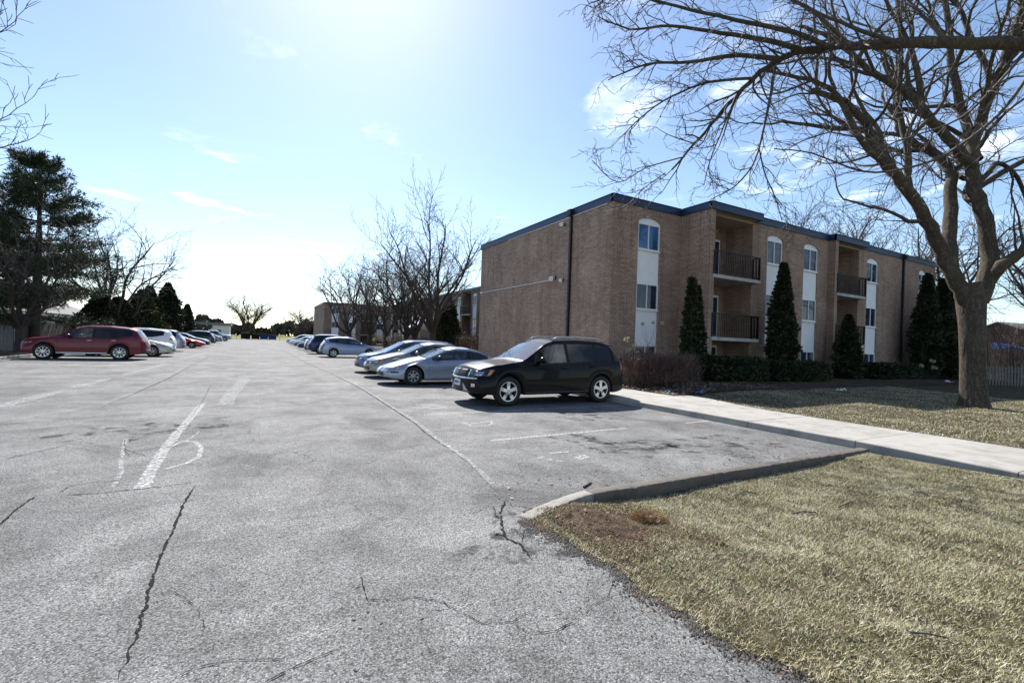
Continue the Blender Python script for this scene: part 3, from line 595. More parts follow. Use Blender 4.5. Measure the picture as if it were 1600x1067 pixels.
# white light strip under the west roof edge
m = MB(); m.box((X0-.03, 15.2, FZ0-.03), (X0-.004, 24.0, FZ0-.006)); m.build('flashing', 'white_frame', roof)
def downspout(par, x, y, nx, ny, z0=.2, z1=7.6):
    m = MB(); m.box((x-.055+nx*.07, y-.055+ny*.07, z0), (x+.055+nx*.07, y+.055+ny*.07, z1)); d = m.build('downspout', 'downspout', par)
    m = MB(); m.box((x-.11+nx*.12, y-.13+ny*.12, z1-.05), (x+.11+nx*.12, y+.13+ny*.12, z1+.22)); m.build('rainwater_head', 'downspout', d)
    for z in (1.5, 3.3, 5.1, 6.8):
        m = MB(); m.box((x-.075+nx*.055, y-.075+ny*.055, z), (x+.075+nx*.055, y+.075+ny*.055, z+.05)); m.build('bracket', 'downspout', d)
downspout(apt, X0, 17.68, -1, 0); downspout(apt, 35.0, YF, 0, -1)
m = MB(); m.tube([(X0-.04, 27.6, 4.71), (X0-.04, 19.1, 4.71)], .028, 6); m.build('conduit', 'pipe_white', apt)
def floodlight(y, z, s=1.0):
    m = MB(); m.box((X0-.06, y-.07*s, z-.07*s), (X0-.003, y+.07*s, z+.07*s)); f_ = m.build('floodlight', 'dark_metal', apt)
    m = MB(); m.tube([(X0-.05, y, z), (X0-.16*s, y-.06*s, z+.02), (X0-.34*s, y-.16*s, z-.08*s)], [.05*s, .07*s, .11*s], 10); m.build('lamp_head', 'lamp_glass', f_)
floodlight(18.95, 4.78, 1.1); floodlight(18.25, 4.62, .8); floodlight(18.3, 7.28, .9)
# number sign: SIX in raised black letters with two lines of small script below
def textmesh(body, size, depth, name):
    cu = bpy.data.curves.new(name, 'FONT'); cu.body = body; cu.size = size; cu.extrude = depth
    o = bpy.data.objects.new(name, cu); C.objects.link(o); dg = bpy.context.evaluated_depsgraph_get()
    me = bpy.data.meshes.new_from_object(o.evaluated_get(dg)); bpy.data.objects.remove(o); me.materials.append(M['black_trim']); return me
sx = textmesh('SIX', .62, .02, 'lettering'); so_ = link('lettering', sx, apt, (22.95, YF-.025, 3.12)); so_.rotation_euler = (R(90), 0, 0)
for (x0_, z_, n_) in ((22.95, 2.86, 7), (23.05, 2.60, 4)):
    m = MB()
    for k in range(n_):
        x = x0_+k*.16; h = random.choice((.09, .14, .1))
        m.box((x, YF-.03, z_), (x+.028, YF-.004, z_+h)); m.box((x+.028, YF-.028, z_+h*.45), (x+.11, YF-.006, z_+h*.45+.028))
        if k % 2: m.box((x+.082, YF-.03, z_), (x+.11, YF-.004, z_+h*.44))
    m.build('lettering', 'black_trim', apt)

# the long block farther down the lot
apf = thing('apartment_building', 'long brown brick apartment block behind the row of bare trees, with a striped entrance awning', 'building')
XF, YS0, YS1 = 22.0, 43.0, 91.0
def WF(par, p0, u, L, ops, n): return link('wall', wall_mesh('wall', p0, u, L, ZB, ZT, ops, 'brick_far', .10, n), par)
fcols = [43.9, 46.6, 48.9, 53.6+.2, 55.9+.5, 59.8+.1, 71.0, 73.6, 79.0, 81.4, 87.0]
floggia = [(50.6, 53.2), (75.6, 78.2), (83.2, 85.8)]
def stacks(par, p0, u, n, L, colsu, bays_):
    ops = [(c, c+1.25, .30, 7.0, .16) for c in colsu]; x = 0.0
    for (a, b) in bays_+[(L, L)]:
        if a-x > .01:
            q = (p0[0]+u[0]*x, p0[1]+u[1]*x); WF(par, q, u, a-x, [(c-x, d-x, e, f, g) for c, d, e, f, g in ops if x < c < a], n)
        x = b
    for c in colsu: window_stack(par, p0, u, n, c, c+1.25)
    for (a, b) in bays_:
        P = lambda x, d: (p0[0]+u[0]*x-n[0]*d, p0[1]+u[1]*x-n[1]*d)
        nn = (-n[0], -n[1])
        WF(par, P(a, 0), nn, 1.3, [], u); WF(par, P(b, 0), nn, 1.3, [], (-u[0], -u[1])); WF(par, P(a, 1.3), u, b-a, [], n)
        for z in (4.78, 2.08):
            m = MB(); c = P((a+b)/2, .5); m.obox((c[0], c[1], 0), (*u, 0), (b-a)/2+.1, (*n, 0), .79, z-.15, z); s_ = m.build('balcony', 'slab_concrete', par)
            q = P(a-.05, -.25); railing(s_, q, u, b-a+.1, z)
# loft facade faces west: run from north to south so that u x z points west
stacks(apf, (XF, YS1), (0, -1), (-1, 0), YS1-YS0, [YS1-c-1.25 for c in fcols], sorted([(YS1-b, YS1-a) for a, b in floggia]))
stacks(apf, (10.4, YS1), E_, SOUTH, XF-10.4, [1.35, 4.4, 9.6], [(6.6, 8.9)])
WF(apf, (10.4, 108.5), (0, -1), 17.5, [], (-1, 0)); WF(apf, (XF+.01, YS0), E_, 12, [], SOUTH)
m = MB(); m.box((XF+.02, YS0+.02, ZT), (XF+12, YS1+17, ZT+.25)); m.box((10.42, YS1+.02, ZT), (XF+.019, 108.4, ZT+.249)); rf = m.build('roof', 'roof_gravel', apf)
for a, b in (((XF-.08, YS0-.05, FZ0), (XF+.06, YS1-.08, FZ1)), ((10.32, YS1-.07, FZ0+.001), (XF-.081, YS1+.06, FZ1-.001)), ((10.33, YS1+.061, FZ0+.002), (10.46, 108.5, FZ1-.002)), ((XF+.061, YS0-.05, FZ0+.001), (XF+12, YS0+.06, FZ1-.001))):
    m = MB(); m.box(a, b); m.build('roof_edge', 'fascia', rf)
# entrance porch with sloped striped awning
m = MB(); m.box((XF-2.6, 61.6, -.2), (XF-.004, 66.4, 2.95)); pc = m.build('porch', 'stucco', apf)
m = MB(); n = 12
for i in range(n):
    ya, yb = 61.3+5.4*i/n, 61.3+5.4*(i+1)/n
    m.add([(XF-3.0, ya, 3.2), (XF-3.0, yb, 3.2), (XF-.9, yb-.25, 5.0), (XF-.9, ya+.25 if i == 0 else ya-.0, 5.0), (XF-3.0, ya, 2.98), (XF-3.0, yb, 2.98)], [(0, 1, 2, 3), (0, 4, 5, 1)], 1 if i % 3 == 1 else 0)
m.add([(XF-3.0, 61.3, 3.2), (XF-.9, 61.55, 5.0), (XF-.02, 61.55, 3.2)], [(0, 1, 2)]); m.add([(XF-3.0, 66.7, 3.2), (XF-.9, 66.4, 5.0), (XF-.02, 66.4, 3.2)], [(0, 1, 2)])
m.build('awning', ['awning_white', 'awning_blue'], pc)
m = MB(); m.box((XF-2.66, 62.5, .1), (XF-2.605, 65.4, 2.3)); m.build('door', 'door_dark', pc)
m = MB(); m.box((XF-.25, 57.6, 2.9), (XF-.005, 58.9, 3.3)); m.build('door_canopy', 'white_frame', apf)
m = MB(); m.box((XF-.06, 57.7, .1), (XF-.004, 58.8, 2.6)); m.build('door', 'door_dark', apf)

# ------------------------------------------------------------------ cars
def smooth_curve(kp, L, n=600, s=.035):
    x = np.linspace(0, L, n); z = np.interp(x, [p[0] for p in kp], [p[1] for p in kp])
    k = max(3, int(s/L*n*6) | 1); g = np.exp(-.5*((np.arange(k)-k//2)/(s/L*n))**2); g /= g.sum()
    return x, np.convolve(np.pad(z, k//2, 'edge'), g, 'valid')
SPEC = {
 'suv': dict(L=4.79, W=1.81, wb=2.86, fo=.95, wr=.36, sill=.27, top=[(0, .60), (.05, .80), (.14, .92), (.6, 1.02), (1.25, 1.07), (1.35, 1.10), (2.12, 1.58), (2.4, 1.66), (3.2, 1.69), (3.9, 1.665), (4.2, 1.60), (4.62, 1.14), (4.73, 1.0), (4.79, .70)], belt=[(0, .6), (1.2, .99), (4.6, 1.12)], ws=(1.40, 2.16), rw=(4.26, 4.58), sw=(1.62, 4.30), pil=(2.72, 3.66), privacy=2.78),
 'suv_sleek': dict(L=4.77, W=1.88, wb=2.77, fo=.93, wr=.37, sill=.28, top=[(0, .66), (.06, .88), (.25, .98), (1.15, 1.09), (1.3, 1.13), (2.05, 1.57), (2.45, 1.66), (3.3, 1.67), (4.05, 1.60), (4.35, 1.52), (4.6, 1.13), (4.72, .95), (4.77, .66)], belt=[(0, .6), (1.2, 1.03), (3.6, 1.07), (4.2, 1.20), (4.6, 1.25)], ws=(1.35, 2.10), rw=(4.38, 4.58), sw=(1.60, 4.22), pil=(2.70, 3.62), privacy=2.75),
 'sedan': dict(L=4.75, W=1.79, wb=2.72, fo=.97, wr=.32, sill=.22, top=[(0, .50), (.07, .66), (.28, .77), (1.1, .92), (1.3, .96), (2.1, 1.34), (2.55, 1.41), (3.15, 1.40), (3.55, 1.32), (4.15, 1.03), (4.3, 1.0), (4.6, .97), (4.71, .84), (4.75, .55)], belt=[(0, .5), (1.2, .87), (4.2, .95)], ws=(1.34, 2.14), rw=(3.6, 4.12), sw=(1.55, 3.95), pil=(2.62, 3.5), privacy=9),
 'coupe': dict(L=4.57, W=1.72, wb=2.6, fo=.98, wr=.31, sill=.21, top=[(0, .46), (.1, .57), (.4, .67), (1.2, .86), (1.38, .90), (2.12, 1.23), (2.5, 1.30), (3.0, 1.29), (3.4, 1.21), (4.05, .96), (4.3, .92), (4.48, .86), (4.57, .55)], belt=[(0, .45), (1.2, .80), (4.2, .89)], ws=(1.42, 2.16), rw=(3.44, 4.0), sw=(1.62, 3.72), pil=(2.98,), privacy=9),
 'hatch': dict(L=4.35, W=1.77, wb=2.6, fo=.87, wr=.32, sill=.23, top=[(0, .50), (.07, .68), (.28, .80), (.92, .94), (1.02, .97), (1.95, 1.44), (2.35, 1.52), (3.1, 1.52), (3.75, 1.44), (3.95, 1.36), (4.18, 1.02), (4.3, .93), (4.35, .55)], belt=[(0, .5), (1.0, .90), (2.6, .95), (3.9, 1.12)], ws=(1.08, 1.98), rw=(3.98, 4.16), sw=(1.30, 3.80), pil=(2.45, 3.25), privacy=9),
 'minivan': dict(L=4.75, W=1.85, wb=2.8, fo=.90, wr=.33, sill=.24, top=[(0, .58), (.07, .76), (.28, .90), (1.0, 1.03), (1.1, 1.06), (1.95, 1.55), (2.35, 1.64), (3.3, 1.65), (4.1, 1.60), (4.4, 1.52), (4.6, 1.12), (4.71, .95), (4.75, .6)], belt=[(0, .5), (1.0, .96), (4.5, 1.08)], ws=(1.16, 2.0), rw=(4.42, 4.58), sw=(1.42, 4.32), pil=(2.6, 3.55), privacy=9),
 'pickup': dict(L=5.6, W=1.95, wb=3.5, fo=.95, wr=.39, sill=.34, top=[(0, .72), (.05, 1.02), (.2, 1.09), (1.3, 1.18), (1.4, 1.21), (2.05, 1.74), (2.3, 1.83), (3.3, 1.84), (3.5, 1.79), (3.68, 1.28), (3.75, 1.21), (5.55, 1.21), (5.6, .78)], belt=[(0, .7), (1.2, 1.12), (5.5, 1.14)], ws=(1.44, 2.1), rw=(3.52, 3.64), sw=(1.65, 3.45), pil=(2.62,), privacy=9),
}
def wheel_mesh(r, w=.21, hub=.62, spokes=5, style=0):
    t = MB(); h = w/2; rr = r*hub
    t.lathe([(-h*.8, rr), (-h*.95, rr+.02), (-h, r*.82), (-h*.85, r*.965), (-h*.55, r), (h*.55, r), (h*.85, r*.965), (h, r*.82), (h*.95, rr+.02), (h*.8, rr)], 28)
    m = MB(); o = -h*.80
    m.lathe([(o+.10, rr*.93), (o, rr*1.02), (o-.006, rr*1.0), (o-.004, rr*.92), (o+.09, rr*.90)], 28)
    m.lathe([(o+.10, .001), (o+.10, rr*.93)], 20, mi=1)
    m.lathe([(o-.012, .001), (o-.012, .05), (o+.02, .062), (o+.09, .065)], 14)
    for k in range(spokes):
        a = 2*math.pi*k/spokes+math.pi/2; ca, sa = math.cos(a), math.sin(a); w0, w1 = (.035, .048) if spokes <= 5 else (.02, .024) if spokes <= 7 else (.013, .02)
        prof = []
        for rad, ww, dep in ((.04, w0, o-.008), (rr*.55, (w0+w1)/2, o+.004), (rr*.95, w1, o-.002)):
            for s_, dd in ((-1, 0), (1, 0), (1, .05), (-1, .05)):
                prof.append((ca*rad-sa*ww*s_, dep+dd, sa*rad+ca*ww*s_))
        m.add(prof, [(i*4+j, (i+1)*4+j, (i+1)*4+(j+1) % 4, i*4+(j+1) % 4) for i in range(2) for j in range(4)])
    return t, m
def make_car(kind, paint, label, loc, rz, spokes=5, rails=False, rim='alloy', scale=1.0, group=None, detail=1, sill_trim=None, plate_front=True, cat='car', name='parked_car', hs=1.0):
    sp = SPEC[kind]; L, W, wr, sill = sp['L'], sp['W'], sp['wr'], sp['sill']; fo, wb = sp['fo'], sp['wb']
    root = thing(name, label, cat, loc, rz, group); root.scale = (scale, scale, scale*hs)
    tx, tz = smooth_curve(sp['top'], L); bx_, bz = smooth_curve(sp['belt'], L)
    xw = (fo, fo+wb); Rr = wr+.065
    xs = set(np.round(np.linspace(0, L, int(L/.06)), 4)); xs.update([.015, .035, L-.015, L-.035])
    for c in xw:
        for a in np.linspace(0, math.pi, 15): xs.add(round(c+Rr*math.cos(a), 4))
        xs.update([c-Rr-.002, c+Rr+.002])
    for k in ('ws', 'rw', 'sw'): xs.update(sp[k])
    for p in sp['pil']: xs.update([p-.05, p+.05])
    xs = np.array(sorted(xs)); keep = [0]
    for i in range(1, len(xs)):
        if xs[i]-xs[keep[-1]] > .0015: keep.append(i)
    xs = xs[keep]; n = len(xs)
    def arch(x):
        z = sill
        for c in xw:
            if abs(x-c) < Rr: z = max(z, wr+math.sqrt(Rr*Rr-(x-c)**2))
        return z
    NP = 12; V = []
    for x in xs:
        zt = float(np.interp(x, tx, tz)); zb = min(float(np.interp(x, bx_, bz)), zt-.055); hh = zt-zb
        fr = max(0, 1-x/.75); re = max(0, 1-(L-x)/.6)
        w = W/2*(1-.10*fr**2-.08*re**2); e = min(x, L-x)
        if e < .12: w *= 1-.05*((.12-e)/.12)**2
        lo = sill+.07*fr**2+.09*re**2; za = max(arch(x), lo); za = min(za, zb-.05)
        rwid = w-.085-.31*max(0, hh-.055)-.03
        pts = [(0, lo-.02), (w-.30, lo-.02), (w-.30, za), (w-.012, za), (w, za+.30*(zb-za)), (w-.006, za+.72*(zb-za)), (w-.045, zb)]
        yb = w-.062; z7 = zb+min(.02, hh*.2); ztop = zt-min(.055, hh*.3)
        pts += [(yb, z7), (yb+(rwid-yb)*.86, z7+(ztop-z7)*.86), (rwid, ztop+.012), (rwid*.72, zt-min(.012, hh*.08)), (0, zt+.018)]
        for y, z in pts:
            xx = x-L/2; b = (abs(y)/w)**2.2
            if x < 1.0: xx += .17*b*(1-x/1.0)
            if L-x < .8: xx -= .13*b*(1-(L-x)/.8)
            V.append((xx, y, z))
    V = np.array(V).reshape(n, NP, 3)
    body = MB(); groups = {'body': body, 'windshield': MB(), 'rear_window': MB()}; sidew = {}
    def piece(i, k):
        xm = (xs[i]+xs[i+1])/2
        if k in (9, 10):
            if sp['ws'][0] < xm < sp['ws'][1]: return 'windshield'
            if sp['rw'][0] < xm < sp['rw'][1]: return 'rear_window'
        if k == 7 and sp['sw'][0] < xm < sp['sw'][1]:
            for q, p in enumerate(sp['pil']):
                if p-.05 < xm < p+.05: return 'body_black'
            return ('side', sum(xm > p for p in sp['pil']))
        if k in (0, 1, 2): return 'body_black'
        return 'body'
    for sgn in (1, -1):
        for i in range(n-1):
            for k in range(NP-1):
                q = [V[i, k], V[i+1, k], V[i+1, k+1], V[i, k+1]]
                q = [(a[0], a[1]*sgn, a[2]) for a in q]
                if sgn == 1: q = q[::-1]
                pc_ = piece(i, k)
                if isinstance(pc_, tuple): sidew.setdefault((sgn,)+pc_, MB()).add(q, [(0, 1, 2, 3)])
                elif pc_ == 'body_black': body.add(q, [(0, 1, 2, 3)], 1)
                else: groups[pc_].add(q, [(0, 1, 2, 3)])
    for end, i in ((0, 0), (1, n-1)):
        nc = 8; rows = []
        for k in range(2, NP):
            y0 = V[i, k][1]; x0 = V[i, k][0]; w = max(.01, V[i, 4][1])
            xc = (-L/2 if end == 0 else L/2)
            row = []
            for c in range(nc+1):
                y = y0*(1-2*c/nc); b = (abs(y)/w)**2.2; row.append((xc+(.17*b if end == 0 else -.13*b), y, V[i, k][2]))
            rows.append(row)
        for a, b in zip(rows[:-1], rows[1:]):
            for c in range(nc):
                q = [a[c], a[c+1], b[c+1], b[c]]
                body.add(q if end == 1 else q[::-1], [(0, 1, 2, 3)])
    def weld(mb, name_, mats, smooth=True):
        me = mb.mesh(name_, mats); bm = bmesh.new(); bm.from_mesh(me); bmesh.ops.remove_doubles(bm, verts=bm.verts, dist=.0004)
        bmesh.ops.dissolve_degenerate(bm, edges=bm.edges, dist=1e-5)
        if name_ == 'body': bmesh.ops.recalc_face_normals(bm, faces=bm.faces)
        for f in bm.faces: f.smooth = smooth
        for e_ in bm.edges:
            if len(e_.link_faces) == 2 and e_.calc_face_angle(0) > .62: e_.smooth = False
        bm.to_mesh(me); bm.free(); return me
    bme = weld(body, 'body', [paint, 'under']); link('body', bme, root)
    bm = bmesh.new(); bm.from_mesh(bme); bvh = BVHTree.FromBMesh(bm); bm.free()
    gl = groups['windshield']; link('windshield', weld(gl, 'windshield', 'car_glass'), root)
    link('rear_window', weld(groups['rear_window'], 'rear_window', 'privacy_glass' if sp['privacy'] < 9 else 'car_glass'), root)
    for (sgn, _, q), mb in sidew.items():
        link('side_window', weld(mb, 'side_window', 'privacy_glass' if (q >= 1 and sp['privacy'] < 9) else 'car_glass'), root)
    # interior tub and seats
    m = MB(); wi = W/2-.16; m.box((-L/2+1.3, -wi, sill+.02), (L/2-.55, wi, sill+.30)); m.box((-L/2+1.25, -wi, sill+.3), (-L/2+1.65, wi, float(np.interp(1.4, bx_, bz))-.06))
    zh = float(np.interp(2.6, tx, tz))
    m.build('interior', 'under', root)
    for xr in (2.35, 3.25):
        if xr+.5 > sp['rw'][0]: continue
        for y in (-.36, .36):
            m = MB(); x = xr-L/2
            m.box((x, y-.23, sill+.3), (x+.5, y+.23, sill+.45)); m.add([(x+.45, y-.23, sill+.4), (x+.6, y-.23, sill+.4), (x+.78, y-.2, zh-.42), (x+.66, y-.2, zh-.42), (x+.45, y+.23, sill+.4), (x+.6, y+.23, sill+.4), (x+.78, y+.2, zh-.42), (x+.66, y+.2, zh-.42)], [(0, 1, 2, 3), (7, 6, 5, 4), (0, 3, 7, 4), (1, 5, 6, 2), (3, 2, 6, 7)])
            m.box((x+.69, y-.12, zh-.41), (x+.79, y+.12, zh-.2)); m.build('seat', 'seat_cloth', root)
    # wheels
    tm, rm = wheel_mesh(wr, .21, .66 if rim == 'alloy' else .6, spokes); tme = tm.mesh('wheel', 'rubber', True); rme = rm.mesh('rim', [rim, 'under'])
    for c in xw:
        for s_ in (-1, 1):
            wo_ = link('wheel', tme, root, (c-L/2, s_*(W/2-.125), wr), 0 if s_ < 0 else math.pi); link('rim', rme, wo_)
    # surface pieces projected onto the body
    def patch(pname, mat, corners, U, Vv, N, nu=8, nv=5, off=.006, par=root, smooth=True):
        """corners: (a,b) of four corners, order: bottom-left, bottom-right, top-right, top-left, in the plane of U,V; cast along -N"""
        U = Vector(U).normalized(); Vv = Vector(Vv); N = Vector(N).normalized(); pts = []; ok = True
        c = [Vector((*p, 0)) for p in corners]
        for j in range(nv+1):
            for i in range(nu+1):
                s_, t_ = i/nu, j/nv; q = c[0].lerp(c[1], s_).lerp(c[3].lerp(c[2], s_), t_)
                o = U*q.x+Vv*q.y+N*6; h = bvh.ray_cast(o, -N)
                if h[0] is None: pts.append(None)
                else: pts.append(h[0]+N*off)
        last = next((p for p in pts if p is not None), None)
        if last is None: return None
        for i, p in enumerate(pts):
            if p is None: pts[i] = last
            else: last = p
        m = MB(); fs = [(j*(nu+1)+i, j*(nu+1)+i+1, (j+1)*(nu+1)+i+1, (j+1)*(nu+1)+i) for j in range(nv) for i in range(nu)]
        rim_ = [i for i in range(nu+1)]+[j*(nu+1)+nu for j in range(1, nv+1)]+[nv*(nu+1)+i for i in range(nu-1, -1, -1)]+[j*(nu+1) for j in range(nv-1, 0, -1)]
        base = len(pts); pts2 = pts+[pts[i]-N*(off+.012) for i in rim_]; k = len(rim_)
        fs += [(rim_[(i+1) % k], rim_[i], base+i, base+(i+1) % k) for i in range(k)]
        m.add(pts2, fs); return m.build(pname, mat, par, smooth)
    zf = lambda x: float(np.interp(x, tx, tz)); zbl = lambda x: float(np.interp(x, bx_, bz))
    hz = {'suv': (.70, .88), 'suv_sleek': (.72, .84), 'sedan': (.56, .70), 'coupe': (.53, .60), 'hatch': (.60, .76), 'minivan': (.66, .84), 'pickup': (.84, 1.02)}[kind]
    tz_ = {'suv': (.86, 1.10), 'suv_sleek': (.90, 1.06), 'sedan': (.72, .90), 'coupe': (.70, .83), 'hatch': (.80, 1.06), 'minivan': (.80, 1.2), 'pickup': (.80, 1.12)}[kind]
    Z_ = (0, 0, 1)
    for s_ in (-1, 1):
        N = (-1, s_*1.0, 0); U = (1 if s_ < 0 else -1, s_*1 if s_ < 0 else s_*1, 0); U = (s_*-1*-1, 1, 0) if False else ((1, 1, 0) if s_ > 0 else (1, -1, 0))
        # centre of the corner in U: for a diagonal view the corner sits near u0
        u0 = Vector((-L/2+.1, s_*(W/2-.08), 0)).dot(Vector(U).normalized())
        sg = 1
        hl = patch('headlight', 'lens_glass', [(u0-.30, hz[0]), (u0+.26, hz[0]+.03), (u0+.34, hz[1]), (u0-.26, hz[1]-.02)], U, Z_, N, 10, 5, .010)
        if hl:
            patch('reflector', 'chrome', [(u0-.27, hz[0]+.02), (u0+.10, hz[0]+.03), (u0+.16, hz[1]-.03), (u0-.24, hz[1]-.04)], U, Z_, N, 8, 4, .003, hl)
            patch('turn_signal', 'amber_lens', [(u0+.19, hz[0]+.03), (u0+.25, hz[0]+.04), (u0+.31, hz[1]-.015), (u0+.24, hz[1]-.015)], U, Z_, N, 4, 4, .012, hl)
        N = (1, s_*1.0, 0); U = (-1, 1, 0) if s_ > 0 else (-1, -1, 0)
        u0 = Vector((L/2-.08, s_*(W/2-.08), 0)).dot(Vector(U).normalized())
        tl = patch('taillight', 'red_lens', [(u0-.14, tz_[0]), (u0+.15, tz_[0]+.03), (u0+.12, tz_[1]), (u0-.10, tz_[1])], U, Z_, N, 8, 5, .012)
    F = (-1, 0, 0); UF = (0, -1, 0)
    gz = (hz[0]-.02, hz[1]-.02)
    if kind == 'suv':
        for s_ in (-1, 1):
            g_ = patch('grille', 'black_trim', [(s_*.02 if s_ > 0 else -.30, .70), (.30 if s_ > 0 else -.02, .70), (.33 if s_ > 0 else -.03, .86), (.03 if s_ > 0 else -.33, .86)], UF, Z_, F, 6, 4, .012)
        patch('bumper_trim', 'chrome', [(-.40, .645), (.40, .645), (.40, .675), (-.40, .675)], UF, Z_, F, 10, 2, .018)
        for s_ in (-1, 1):
            patch('bumper_trim', 'chrome', [(s_*.40-.09, .645) if s_ < 0 else (.40, .645), (.72, .655) if s_ > 0 else (-.40, .645), (.72, .68) if s_ > 0 else (-.40, .675), (.40, .675) if s_ > 0 else (-.72, .68)], UF, Z_, F, 8, 2, .016)
            patch('bumper_blade', 'alloy_dull', [(min(s_*.30, s_*.62), .36 if s_ > 0 else .30), (max(s_*.30, s_*.62), .30 if s_ > 0 else .36), (max(s_*.26, s_*.5), .34 if s_ > 0 else .54), (min(s_*.26, s_*.5), .54 if s_ > 0 else .34)], UF, Z_, F, 6, 5, .014)
            patch('fog_lamp', 'chrome', [(s_*.64-.045, .46), (s_*.64+.045, .46), (s_*.64+.045, .54), (s_*.64-.045, .54)], UF, Z_, F, 5, 4, .02)
        patch('air_intake', 'black_trim', [(-.30, .40), (.30, .40), (.30, .55), (-.30, .55)], UF, Z_, F, 6, 3, .006)
    else:
        patch('grille', 'black_trim' if kind != 'coupe' else 'black_trim', [(-.36, gz[0]), (.36, gz[0]), (.42, gz[1]), (-.42, gz[1])] if kind != 'coupe' else [(-.22, .40), (.22, .40), (.22, .47), (-.22, .47)], UF, Z_, F, 8, 4, .008)
        patch('air_intake', 'black_trim', [(-.5, sill+.10), (.5, sill+.10), (.46, sill+.21), (-.46, sill+.21)], UF, Z_, F, 8, 3, .007)
        if kind in ('suv_sleek', 'pickup', 'sedan', 'minivan'): patch('bumper_trim', 'chrome', [(-.40, gz[1]-.03), (.40, gz[1]-.03), (.42, gz[1]+.005), (-.42, gz[1]+.005)], UF, Z_, F, 8, 1, .014)
    if plate_front:
        zz0 = .46 if kind == 'suv' else sill+.22
        pl = patch('licence_plate', 'plate', [(-.15, zz0), (.15, zz0), (.15, zz0+.15), (-.15, zz0+.15)], UF, Z_, F, 3, 2, .03, smooth=False)
        for k in range(6 if detail > 1 else 0): patch('plate_character', 'plate_ink', [(-.12+k*.042, zz0+.045), (-.095+k*.042, zz0+.045), (-.095+k*.042, zz0+.11), (-.12+k*.042, zz0+.11)], UF, Z_, F, 1, 1, .033, pl, False)
    UB = (0, 1, 0); Bk = (1, 0, 0); zz0 = tz_[0]-.08
    patch('licence_plate', 'plate', [(-.15, zz0), (.15, zz0), (.15, zz0+.15), (-.15, zz0+.15)], UB, Z_, Bk, 3, 2, .012, smooth=False)
    patch('bumper_trim', 'black_trim', [(-.7, sill+.10), (.7, sill+.10), (.7, sill+.22), (-.7, sill+.22)], UB, Z_, Bk, 8, 2, .012)
    # sides: door seams, handles, sill strip, mirrors
    dx = [sp['sw'][0]-.18]+list(sp['pil'])+([] if kind in ('coupe', 'pickup') else [])
    if kind == 'coupe': dx = [1.50, 2.98]
    if kind == 'pickup': dx = [1.50, 2.62, 3.55]
    for s_ in (-1, 1):
        N = (0, s_, 0); U = (1, 0, 0) if s_ < 0 else (-1, 0, 0); k = 1 if s_ < 0 else -1
        for x in dx:
            a = (x-L/2)*k; z0_ = max(sill+.08, .0)
            patch('door_seam', 'under', [(a-.004, z0_), (a+.004, z0_), (a+.004, zbl(x)-.03), (a-.004, zbl(x)-.03)], U, Z_, N, 1, 12, .0025)
        if kind not in ('coupe',):
            for x in list(sp['pil'])[:2]:
                a = (x-.14-L/2)*k; z_ = zbl(x)-.13
                patch('door_handle', paint if kind != 'suv_sleek' else 'chrome', [(a-.09, z_), (a+.09, z_), (a+.09, z_+.03), (a-.09, z_+.03)], U, Z_, N, 4, 2, .035)
        else:
            a = (2.82-L/2)*k; patch('door_handle', paint, [(a-.09, .72), (a+.09, .72), (a+.09, .75), (a-.09, .75)], U, Z_, N, 4, 2, .03)
        a0, a1 = (fo+Rr+.03-L/2), (fo+wb-Rr-.03-L/2); lo_, hi_ = min(a0*k, a1*k), max(a0*k, a1*k)
        patch('side_sill', sill_trim or ('black_trim' if kind in ('suv', 'suv_sleek', 'pickup') else paint), [(lo_, sill+.015), (hi_, sill+.015), (hi_, sill+.075), (lo_, sill+.075)], U, Z_, N, 10, 2, .014)
        if kind == 'coupe':
            for x, ww in ((.38, .22), (.70, .10)): pass
            patch('side_strip', 'black_trim', [((fo-Rr-.42-L/2)*k-.15, .42), ((fo-Rr-.42-L/2)*k+.30, .42), ((fo-Rr-.42-L/2)*k+.30, .46), ((fo-Rr-.42-L/2)*k-.15, .46)], U, Z_, N, 4, 1, .008)
        if kind == 'suv_sleek' or (kind == 'suv'):
            z_ = None
        # mirror
        x = sp['sw'][0]+.22; m = MB(); zc = zbl(x)+.12; yc = s_*(W/2+.06)
        prof = []
        for i in range(6):
            t_ = i/5; r_ = math.sin(math.pi*(.12+.76*t_))
            for q in range(10):
                an = 2*math.pi*q/10; prof.append((x-L/2+(t_-.5)*.16+.02*math.cos(an), yc+.10*r_*math.cos(an), zc+.075*r_*math.sin(an)))
        m.add(prof, [(i*10+q, i*10+(q+1) % 10, (i+1)*10+(q+1) % 10, (i+1)*10+q) for i in range(5) for q in range(10)]+[tuple(range(10))[::-1], tuple(range(50, 60))])
        m.tube([(x-L/2, s_*(W/2-.09), zc-.06), (x-L/2, yc, zc-.03)], .025, 6)
        m.build('mirror', paint if rim == 'alloy' else 'black_trim', root, True)
        if rails:
            m = MB(); ra, rb = sp['ws'][1]+.2, sp['rw'][0]-.15; yr = s_*(W/2-.34); p = []
            for t_ in np.linspace(0, 1, 14):
                x = ra+(rb-ra)*t_; lift = .055*min(1, min(t_, 1-t_)/.10); p.append((x-L/2, yr, zf(x)+lift-.005))
            m.tube(p, .02, 6); m.build('roof_rail', 'alloy_dull', root, True)
    if kind == 'suv':   # spoiler lip and wheel-arch flares
        m = MB(); m.box((4.22-L/2, -.58, zf(4.26)-.01), (4.42-L/2, .58, zf(4.26)+.012)); m.build('spoiler', paint, root)
    if kind == 'pickup':
        m = MB(); m.box((3.85-L/2, -.72, 1.19), (L/2-.12, .72, 1.236)); m.build('tonneau', 'black_trim', root)
    return root
